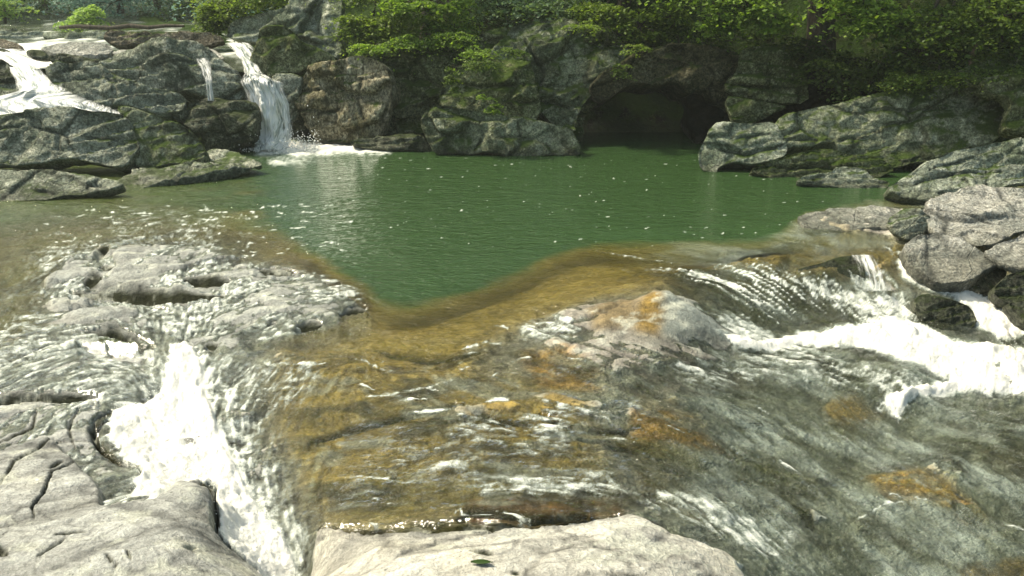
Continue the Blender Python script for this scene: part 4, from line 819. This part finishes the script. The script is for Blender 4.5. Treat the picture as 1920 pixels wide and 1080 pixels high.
# ------------------------------------------------------------------ spray thrown up over the white water
def spray():
    r = np.random.default_rng(5); fr = frothy.ravel() * (PV.ravel() > 420) * (PU.ravel() > -100) * (PU.ravel() < 2020)
    i = r.choice(len(fr), 2600, p=fr / fr.sum()); C_ = np.stack([GX.ravel()[i], GY.ravel()[i], wz.ravel()[i]], 1)
    C_[:, :2] += r.normal(0, .05, (2600, 2)); C_[:, 2] += .01 + r.exponential(.03, 2600)
    W_ = at_y(r.uniform(455, 600, 900), r.uniform(255, 285, 900), 15.4); W_[:, 1] += r.normal(0, .15, 900); W_[:, 2] = .02 + r.exponential(.10, 900); C_ = np.concatenate([C_, W_])
    rd = np.concatenate([r.uniform(.0015, .005, 2600), r.uniform(.006, .016, 900)])
    o6 = np.array([(1, 0, 0), (-1, 0, 0), (0, 1, 0), (0, -1, 0), (0, 0, 1), (0, 0, -1)]); f8 = np.array([(0, 2, 4), (2, 1, 4), (1, 3, 4), (3, 0, 4), (2, 0, 5), (1, 2, 5), (3, 1, 5), (0, 3, 5)])
    V_ = (C_[:, None] + o6[None] * rd[:, None, None]).reshape(-1, 3); F_ = (np.arange(len(C_))[:, None, None] * 6 + f8[None]).reshape(-1, 3)
    m, t, out = new_mat("water_drops"); n = N(t); p = n("BsdfPrincipled", {"Base Color": (.85, .86, .82, 1), "Roughness": .3}); t.links.new(p.outputs[0], out.inputs[0])
    tag(mesh_np("spray", V_, F_, m), "fine white spray over the rapids and the foot of the falls", None, None, "stuff")
spray()

# ------------------------------------------------------------------ land behind
def land():
    xs = np.concatenate([np.linspace(-160, -16, 40), np.linspace(-15.5, 15, 190), np.linspace(16, 120, 30)])
    ys = np.concatenate([np.linspace(13.6, 30, 125), np.geomspace(30.5, 205, 60)])
    X, Y_ = np.meshgrid(xs, ys)
    # river valley runs back and left from the falls
    cx = -6.9 - (Y_ - 16) * .42; hw = 3.4 + (Y_ - 16) * .07
    d = np.abs(X - cx) - hw
    step = np.clip((Y_ - 16.0) / 1.3, 0, 1)
    zr = 1.28 * step + .012 * np.clip(Y_ - 18, 0, 60)
    right = X > cx
    rise = np.where(right, np.clip(d, 0, 60) * (.55 + .15 * np.clip(Y_ - 17, 0, 20) / 20), np.clip(d, 0, 90) * .42)
    back = np.clip(Y_ - 75, 0, 400) * .26
    z = zr + rise + back + fbm2(X * .5, Y_ * .5, 4, 200) * (.25 + .01 * Y_) * np.clip(d + 1, .1, 1)
    y0 = 17.3 - 2.6 * sst(4.5, 8, X)
    z = np.where(right, -1.2 + (z + 1.2) * sst(0, 2.2, Y_ - y0), np.where(Y_ < 16, -1.2, z))
    z = z + np.where(right, .35 * np.abs(fbm2(X * 1.6, Y_ * 1.6, 4, 207)) * sst(0, 2, Y_ - y0), 0)
    # behind the deep pool on the right keep the hollow low near the water
    hol = np.exp(-((X - 4.2) / 2.2) ** 2) * np.clip(1 - (Y_ - 17) / 5, 0, 1); z = z * (1 - np.clip(hol, 0, 1) * (z > 0))
    n = X.size; id_ = np.arange(n).reshape(X.shape); q = np.stack([id_[:-1, :-1], id_[:-1, 1:], id_[1:, 1:], id_[1:, :-1]], -1).reshape(-1, 4)
    o = mesh_np("hillside", np.stack([X, Y_, z], -1).reshape(-1, 3), q, M['soil']); tag(o, "dark wooded ground rising behind the boulders", None, None, "structure")
    return o
land()
def side_land(sign, nm):
    xs = np.linspace(0, 60, 60); ys = np.linspace(-8, 17, 60); X, Y_ = np.meshgrid(xs, ys)
    x0 = np.where(Y_ > 9, 8.8, 6.2 + 0 * Y_) if sign > 0 else 9.5 + np.clip(Y_ - 6, 0, 10) * .25
    XX = sign * (x0 + X); z = -.6 + X * .55 + fbm2(XX * .8, Y_ * .8, 4, 300) * .5 * np.clip(X, 0, 1)
    id_ = np.arange(X.size).reshape(X.shape); q = np.stack([id_[:-1, :-1], id_[:-1, 1:], id_[1:, 1:], id_[1:, :-1]], -1).reshape(-1, 4)
    o = mesh_np(nm, np.stack([XX, Y_, z], -1).reshape(-1, 3), q, M['soil']); tag(o, "wooded bank beside the river", None, None, "structure")
side_land(1, "riverbank"); side_land(-1, "riverbank")

# upper river: water sheet with broken white riffles on the shelf
def upper():
    ys = np.geomspace(16.9, 70, 170); s = np.linspace(-1, 1, 130); S, Y_ = np.meshgrid(s, ys)
    cx = -6.9 - (Y_ - 16) * .42; hw = 3.3 + (Y_ - 16) * .07; X = cx + S * hw
    n1 = fbm2(X * 1.6, Y_ * 1.1, 4, 400); z = 1.40 + .012 * np.clip(Y_ - 18, 0, 60) + n1 * .06 - np.clip(17.6 - Y_, 0, 1) * .25
    fo_ = np.clip(.42 + .9 * n1 * (1) + .3 * fbm2(X * 5, Y_ * 3, 3, 410), 0, 1) * np.clip((34 - Y_) / 14, .25, 1)
    id_ = np.arange(X.size).reshape(X.shape); q = np.stack([id_[:-1, :-1], id_[:-1, 1:], id_[1:, 1:], id_[1:, :-1]], -1).reshape(-1, 4)
    k = X.size
    o = mesh_np("upstream_water", np.stack([X, Y_, z], -1).reshape(-1, 3), q, M['water'], None, {"foam": fo_.reshape(-1), "turb": np.full(k, .6), "fast": np.full(k, .7), "body": np.tile(np.array((.06, .08, .04)), (k, 1))})
    tag(o, "broken white water on the shelf above the falls", None, None, "structure")
upper()

# ------------------------------------------------------------------ vegetation
def leaves_mesh(name, C_, size, m, parent, droop=.3, loc=(0, 0, 0), flat=.55, seed=0):
    """C_: leaf centres (n,3). Every leaf is a folded pointed blade of two quads' worth of triangles"""
    r = np.random.default_rng(seed); n = len(C_)
    az = r.uniform(0, 2 * np.pi, n); el = r.normal(-droop, .35, n)
    d = np.stack([np.cos(az) * np.cos(el), np.sin(az) * np.cos(el), np.sin(el)], 1)
    up = np.stack([r.normal(0, flat, n), r.normal(0, flat, n), np.ones(n)], 1)
    sd_ = np.cross(d, up); sd_ /= np.linalg.norm(sd_, axis=1)[:, None]; nn_ = np.cross(sd_, d)
    L = size * .82 * r.uniform(.55, 1.3, n)[:, None]; W = L * r.uniform(.28, .45, n)[:, None]
    v0 = C_ - d * L * .5; v2 = C_ + d * L * .5; v1 = C_ + sd_ * W + nn_ * L * .08; v3 = C_ - sd_ * W + nn_ * L * .08
    V_ = np.stack([v0, v1, v2, v3], 1).reshape(-1, 3) - np.array(loc); b = np.arange(n)[:, None] * 4
    F_ = b + np.array([[0, 1, 2, 3]])
    cl = fbm3(C_ * 1.1, 2, seed + 3)
    tint = np.clip(r.uniform(0, 1, n) * .7 + cl * .5 + .15, 0, 1)
    return mesh_np(name, V_, F_, m, parent, {"tint": np.repeat(tint, 4)}, smooth=False)
def tube(pts, rad, k=7):
    pts = np.array(pts, float); n = len(pts); V_ = []; 
    for i in range(n):
        t = pts[min(i + 1, n - 1)] - pts[max(i - 1, 0)]; t /= np.linalg.norm(t) + 1e-9
        a = np.cross(t, [0.3, .9, .1]); a /= np.linalg.norm(a) + 1e-9; b = np.cross(t, a)
        th = np.arange(k) / k * 2 * np.pi
        V_.append(pts[i] + (np.cos(th)[:, None] * a + np.sin(th)[:, None] * b) * rad[i])
    V_ = np.concatenate(V_); F_ = [[i * k + j, i * k + (j + 1) % k, (i + 1) * k + (j + 1) % k, (i + 1) * k + j] for i in range(n - 1) for j in range(k)]
    return V_, np.array(F_)
def join(parts):
    V_ = []; F_ = []; o = 0
    for v, f in parts: V_.append(v); F_.append(f + o); o += len(v)
    return np.concatenate(V_), np.concatenate(F_)
def wob(a, b, n, s, r):
    t = np.linspace(0, 1, n)[:, None]; P = a * (1 - t) + b * t; P[1:-1] += r.normal(0, s, (n - 2, 3)); return P
TN = [100]
def tree(label, base, top, rad, blobs, m, leaf=.09, name="broadleaf_tree", cat="tree", group=None, droop=.3, spray=True, trunk=True):
    """base/top: trunk ends; blobs: (centre, (rx,ry,rz), n) leaf masses each reached by a limb"""
    TN[0] += 1; r = np.random.default_rng(TN[0]); base = np.array(base, float); top = np.array(top, float)
    root = empty(name, tuple(base)); tag(root, label, cat, group)
    tr = wob(base, top, 7, .04 * np.linalg.norm(top - base) / 3, r); parts = [tube(tr - base, np.linspace(rad, rad * .35, 7), 9)]
    C_ = []
    for c, rr, n in blobs:
        c = np.array(c, float); rr = np.array(rr, float)
        a = tr[r.integers(2, 6)] if trunk else base
        lim = wob(a, c, 5, .06, r); parts.append(tube(lim - base, np.linspace(rad * .4, rad * .1, 5), 6))
        ns = max(4, int(n / 45))
        for _ in range(ns):
            d = r.normal(0, 1, 3); d /= np.linalg.norm(d); e = c + d * rr * r.uniform(.35, 1.0)
            if _ % 3 == 0: tw = wob(c, e, 4, .03, r); parts.append(tube(tw - base, np.linspace(rad * .1, rad * .03, 4) + .003, 4))
            k = int(n * 1.7 / ns); sc = rr * r.uniform(.16, .34)
            if spray:
                # a flat drooping spray of leaves
                p = r.normal(0, 1, (k, 3)) * sc * [1.2, 1.2, .30]; p[:, 2] -= .5 * (p[:, 0] ** 2 + p[:, 1] ** 2) / (sc[0] + .01) * .35
            else: p = r.normal(0, 1, (k, 3)) * sc
            C_.append(e + p)
    C_ = np.concatenate(C_)
    tv, tf = join(parts)
    mesh_np("trunk", tv, tf, M['bark'], root)
    leaves_mesh("crown", C_, leaf, M[m], root, droop, base, seed=TN[0])
    return root
def B(u, v, Y, rx, rz, n, ry=None):
    return (at_y(u, v, Y), (rx, ry or rx * .8, rz), n)
def G(u, v, Y): return at_y(u, v, Y)
# near canopy over the right and middle bank (pixels give the place, depth is real)
tree("bright green maple branches hanging over the dark roof rock, top middle right", G(1345, 70, 17.2), G(1330, -330, 17.5), .10, [B(1400, 10, 15.6, .65, .26, 1300), B(1350, 40, 15.9, .5, .2, 700), B(1450, 40, 15.6, .4, .22, 600), B(1280, -40, 16, .8, .5, 900), B(1420, -120, 16, 1.0, .7, 1200), B(1350, -260, 16.5, 1.3, 1.0, 1200)], 'leaf_bright', .10)
tree("dark-trunked tree with the brightest spray of leaves, right of the middle", G(1540, 100, 16.5), G(1545, -420, 16.5), .27, [B(1630, 25, 14.6, .55, .30, 1500), B(1600, -10, 14.8, .6, .3, 900), B(1680, 55, 14.7, .35, .22, 600), B(1600, -150, 15, 1.0, .7, 1200), B(1500, -280, 15.5, 1.4, 1.0, 1200), B(1720, -300, 15.5, 1.4, 1.0, 1200)], 'leaf_bright', .10)
tree("olive-leaved tree spreading over the top right corner", G(1830, 140, 15.5), G(1850, -400, 15.5), .16, [B(1780, 40, 14.4, .8, .40, 1600), B(1880, 30, 14.2, .8, .42, 1600), B(1720, 95, 14.6, .5, .3, 900), B(1880, 90, 14.4, .5, .25, 800), B(1960, -80, 14.6, 1.2, .8, 1300), B(1780, -200, 15, 1.5, 1.0, 1400)], 'leaf_mid', .09)
tree("shaded bush beneath the bright spray, over the olive boulder", G(1600, 190, 15.8), G(1600, 110, 15.8), .05, [B(1560, 130, 15.2, .5, .28, 1000), B(1640, 130, 15.0, .5, .25, 1000), B(1700, 140, 14.6, .4, .2, 700), B(1590, 165, 14.9, .4, .18, 600), B(1520, 90, 15.6, .4, .3, 700)], 'leaf_dark', .08, name="bush", cat="bush")
tree("low leafy bush along the crest of the long right ledge", G(1760, 165, 14.6), G(1760, 120, 14.6), .04, [B(1700, 148, 14.2, .45, .13, 800), B(1790, 142, 14.1, .45, .12, 800), B(1860, 130, 14.2, .5, .15, 700)], 'leaf_mid', .06, name="bush", cat="bush")
tree("grey-green tree at the top centre behind the blue-grey boulder", G(1010, 60, 18.5), G(1000, -380, 18.5), .14, [B(960, 5, 17.6, .8, .3, 1500), B(1040, 10, 17.4, .7, .3, 1300), B(900, -50, 17.8, 1.0, .6, 1200), B(1080, -120, 18, 1.3, .9, 1200), B(950, -260, 18.3, 1.6, 1.2, 1300)], 'leaf_grey', .09)
tree("green branches reaching over the crown of the big blue-grey boulder", G(1160, 90, 17.8), G(1190, -360, 17.8), .15, [B(1130, 20, 16.6, .6, .22, 1200), B(1200, 45, 16.5, .6, .28, 1200), B(1260, 30, 16.6, .5, .3, 1000), B(1160, -80, 17, 1.0, .6, 1200), B(1240, -220, 17.3, 1.5, 1.0, 1300)], 'leaf_mid', .085)
tree("dark shrub growing in the shade behind the roof rock", G(1270, 120, 17.2), G(1270, 60, 17.2), .05, [B(1240, 85, 16.9, .6, .3, 1300), B(1330, 80, 16.9, .5, .3, 1100), B(1440, 75, 16.4, .5, .25, 1000)], 'leaf_dark', .07, name="bush", cat="bush")
tree("leafy shrub right of the tall pale slab", G(700, 95, 17.6), G(700, 20, 17.6), .05, [B(670, 50, 17.0, .35, .4, 1300), B(730, 50, 17.0, .5, .4, 1500), B(700, -30, 17.4, .7, .5, 1300)], 'leaf_mid', .075, name="bush", cat="bush")
tree("pale-tipped branches at the top edge above the leafy shrub", G(800, 80, 18.6), G(800, -400, 18.6), .15, [B(770, 4, 16.6, .55, .13, 900), B(840, 8, 16.8, .45, .15, 700), B(840, 45, 17.2, .6, .3, 1400), B(800, -120, 17.5, 1.1, .8, 1200), B(760, -280, 18, 1.5, 1.2, 1300)], 'leaf_bright', .09)
tree("strip of bright ferns on top of the shadowed mossy boulder", G(780, 112, 16.6), G(780, 90, 16.6), .02, [B(700, 88, 16.3, .40, .10, 900), B(770, 78, 16.3, .40, .14, 1000), B(850, 72, 16.2, .40, .14, 1000), B(900, 95, 16.0, .3, .12, 600)], 'leaf_bright', .06, name="fern_clump", cat="ferns")
tree("tuft of green plants rooted in a seam of the mossy middle boulder", G(925, 215, 15.0), G(925, 205, 15.0), .01, [B(930, 203, 14.95, .16, .07, 380), B(905, 180, 15.0, .14, .07, 250)], 'leaf_bright', .045, name="fern_clump", cat="ferns")
tree("green creeper trailing down the left side of the mossy middle boulder", G(850, 140, 15.2), G(850, 120, 15.2), .01, [B(848, 150, 15.1, .13, .25, 500), B(900, 118, 15.2, .3, .12, 500), B(960, 100, 15.4, .3, .12, 500)], 'leaf_mid', .045, name="creeper", cat="plant")
tree("small plants hanging from the crown of the big blue-grey boulder", G(1120, 60, 15.9), G(1120, 50, 15.9), .01, [B(1090, 48, 15.8, .4, .08, 500), B(1170, 130, 15.5, .2, .12, 400), B(1190, 90, 15.7, .2, .12, 350)], 'leaf_mid', .05, name="creeper", cat="plant")
tree("green shrub left of the tall pale slab at the top", G(400, 70, 19.5), G(400, 0, 19.5), .05, [B(395, 45, 19.2, .35, .35, 1200), B(420, 10, 19.0, .5, .45, 1500), B(470, -10, 18.6, .7, .4, 1500), B(530, -20, 18.3, .6, .3, 1000)], 'leaf_mid', .08, name="bush", cat="bush")
tree("pale yellow-green bush by the fallen log at the top left", G(155, 52, 24), G(155, 25, 24), .04, [B(150, 40, 23.8, .55, .16, 900), B(165, 25, 23.8, .35, .22, 800), B(130, 46, 23.8, .3, .1, 300)], 'leaf_pale', .09, name="bush", cat="bush")
tree("young hazy sapling at the top left corner", G(10, 50, 27), G(5, -20, 27), .05, [B(10, 10, 27, .6, .35, 500), B(-30, 25, 27, .6, .3, 400)], 'leaf_pale', .12, name="sapling", cat="tree")
# fallen log
lg, lf = tube(wob(at_y(112, 52, 20.6), at_y(345, 49, 20.2), 8, .015, np.random.default_rng(4)), [.035, .045, .05, .05, .05, .045, .04, .03], 9)
tag(mesh_np("fallen_log", lg, lf, M['bark']), "thin dark fallen log lying across the rocks at the top left", "log")
# tall wood behind: closes the bank and fills the pool's reflection
r0 = np.random.default_rng(33)
PLACE = ["the main waterfall", "the tan boulder", "the mossy middle boulder", "the big blue-grey boulder", "the dark hollow", "the olive square boulder", "the low end of the ledge", "the long ledge's crest", "the right edge block"]
WOODL = ["tall shaded tree in the front of the wood behind " + q for q in PLACE] + ["tall shaded tree deeper in the wood behind " + q for q in ("the leafy shrub", "the fern strip", "the crown of the blue-grey boulder", "the olive square boulder", "the thin capstone")] + ["tall tree on the right bank just outside the picture", "nearest tall tree on the right bank outside the picture"]
FARL = ["pale misty tree far outside the left edge, upstream", "pale misty tree just outside the left edge, upstream", "pale misty tree at the very left edge of the valley", "pale misty tree behind the young hazy sapling", "pale misty tree left of the pale yellow-green bush", "pale misty tree right behind the pale yellow-green bush", "pale misty tree above the left half of the fallen log", "pale misty tree above the right end of the fallen log", "pale misty tree behind the shrub left of the tall slab", "pale misty tree between that shrub and the tall pale slab", "pale misty tree hidden mostly behind the tall pale slab", "bigger back row misty tree over the upstream rocks at far left", "bigger back row misty tree over the fallen log", "bigger back row misty tree right of the fallen log", "bigger back row misty tree outside the left edge", "bigger back row misty tree behind the tall pale slab"]
wood = [(u, Y) for u, Y in ((560, 22), (760, 23), (930, 21.5), (1100, 22.5), (1290, 21), (1470, 22), (1640, 20), (1800, 21), (1980, 19), (650, 29), (880, 30), (1180, 30), (1440, 28), (1750, 27), (2150, 17), (2350, 15))]
for i, (u, Y) in enumerate(wood):
    b = at_y(u, 30, Y); b[2] = 2.0 + .1 * (Y - 18); H = r0.uniform(5.0, 7.5)
    bl = []
    for k in range(9):
        zz = b[2] + (.5 + k / 9 * H) ; a = r0.uniform(0, 6.28); q = r0.uniform(.3, 1.5)
        bl.append(((b[0] + math.cos(a) * q, b[1] + math.sin(a) * q * .6, zz), (r0.uniform(1.1, 1.8), 1.2, r0.uniform(.5, .8)), 620))
    tree(WOODL[i], b, b + np.array([0, 0, H]), .16, bl, 'leaf_dark' if i % 3 else 'leaf_mid', .17, group="tall trees in the wood behind the far bank")
# left bank wood (outside the frame, seen in the water) and distant valley trees
far = [(-330, 30, 9), (-180, 33, 9), (-60, 29, 8), (20, 34, 9), (90, 31, 8), (160, 35, 10), (230, 30, 8), (300, 33, 9), (370, 29, 7), (440, 31, 8), (510, 28, 7), (60, 44, 12), (200, 46, 12), (340, 44, 12), (-120, 46, 13), (480, 42, 11)]
for i, (u, Y, H) in enumerate(far):
    b = at_y(u, 45, Y); b[2] = 1.35 + .01 * Y; bl = []
    for k in range(9):
        a = r0.uniform(0, 6.28); q = r0.uniform(.2, .2 * H)
        bl.append(((b[0] + math.cos(a) * q, b[1] + math.sin(a) * q, b[2] + H * (.04 + (k / 9) ** 1.3 * .9)), (H * .2, H * .17, H * .09), 520))
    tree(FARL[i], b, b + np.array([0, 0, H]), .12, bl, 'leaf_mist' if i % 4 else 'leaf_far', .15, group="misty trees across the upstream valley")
# ------------------------------------------------------------------ small things
def leaf_thing():
    c = at_z(903, 1044, -.015); n = 14; V_ = []
    for i in range(n):
        t = i / (n - 1); wv = math.sin(math.pi * t) ** .8 * .022
        x = (t - .5) * .12
        V_ += [(x, -wv, .012 + .01 * t), (x, 0, .004 + .012 * t), (x, wv, .014)]
    V_ = np.array(V_); F_ = np.array([[i * 3 + j, (i + 1) * 3 + j, (i + 1) * 3 + j + 1, i * 3 + j + 1] for i in range(n - 1) for j in (0, 1)])
    o = mesh_np("fallen_leaf", V_ , F_, M['leaf_mid']); o.location = tuple(c); o.rotation_euler = (0, 0, -.1)
    o.data.attributes.new("tint", 'FLOAT', 'POINT')
    sm_ = o.modifiers.new("thickness", 'SOLIDIFY'); sm_.thickness = .002
    tag(o, "single dark green leaf lying on the pale slab at the bottom", "leaf")
    return o
LF = leaf_thing()
# rest the leaf on the slab
j = np.argmin((GX - LF.location.x) ** 2 + (GY - LF.location.y) ** 2); LF.location.z = float(zb.ravel()[j]) + .004

# ------------------------------------------------------------------ air
def haze():
    x0, x1, y0, y1, z0, z1 = -175, 135, -14, 215, -8, 62
    V_ = np.array([(x, y, z) for x in (x0, x1) for y in (y0, y1) for z in (z0, z1)]); F_ = np.array([[0, 1, 3, 2], [4, 6, 7, 5], [0, 4, 5, 1], [2, 3, 7, 6], [0, 2, 6, 4], [1, 5, 7, 3]])
    m, t, out = new_mat("valley_haze"); n = N(t)
    v = n("VolumePrincipled", {"Color": (.86, .95, .90, 1), "Density": .0014, "Anisotropy": .2}); t.links.new(v.outputs[0], out.inputs[1])
    o = mesh_np("haze", V_, F_, m, smooth=False); tag(o, "pale haze hanging in the valley air", None, None, "stuff")
HAZE = True
if HAZE: haze()
print("script done")
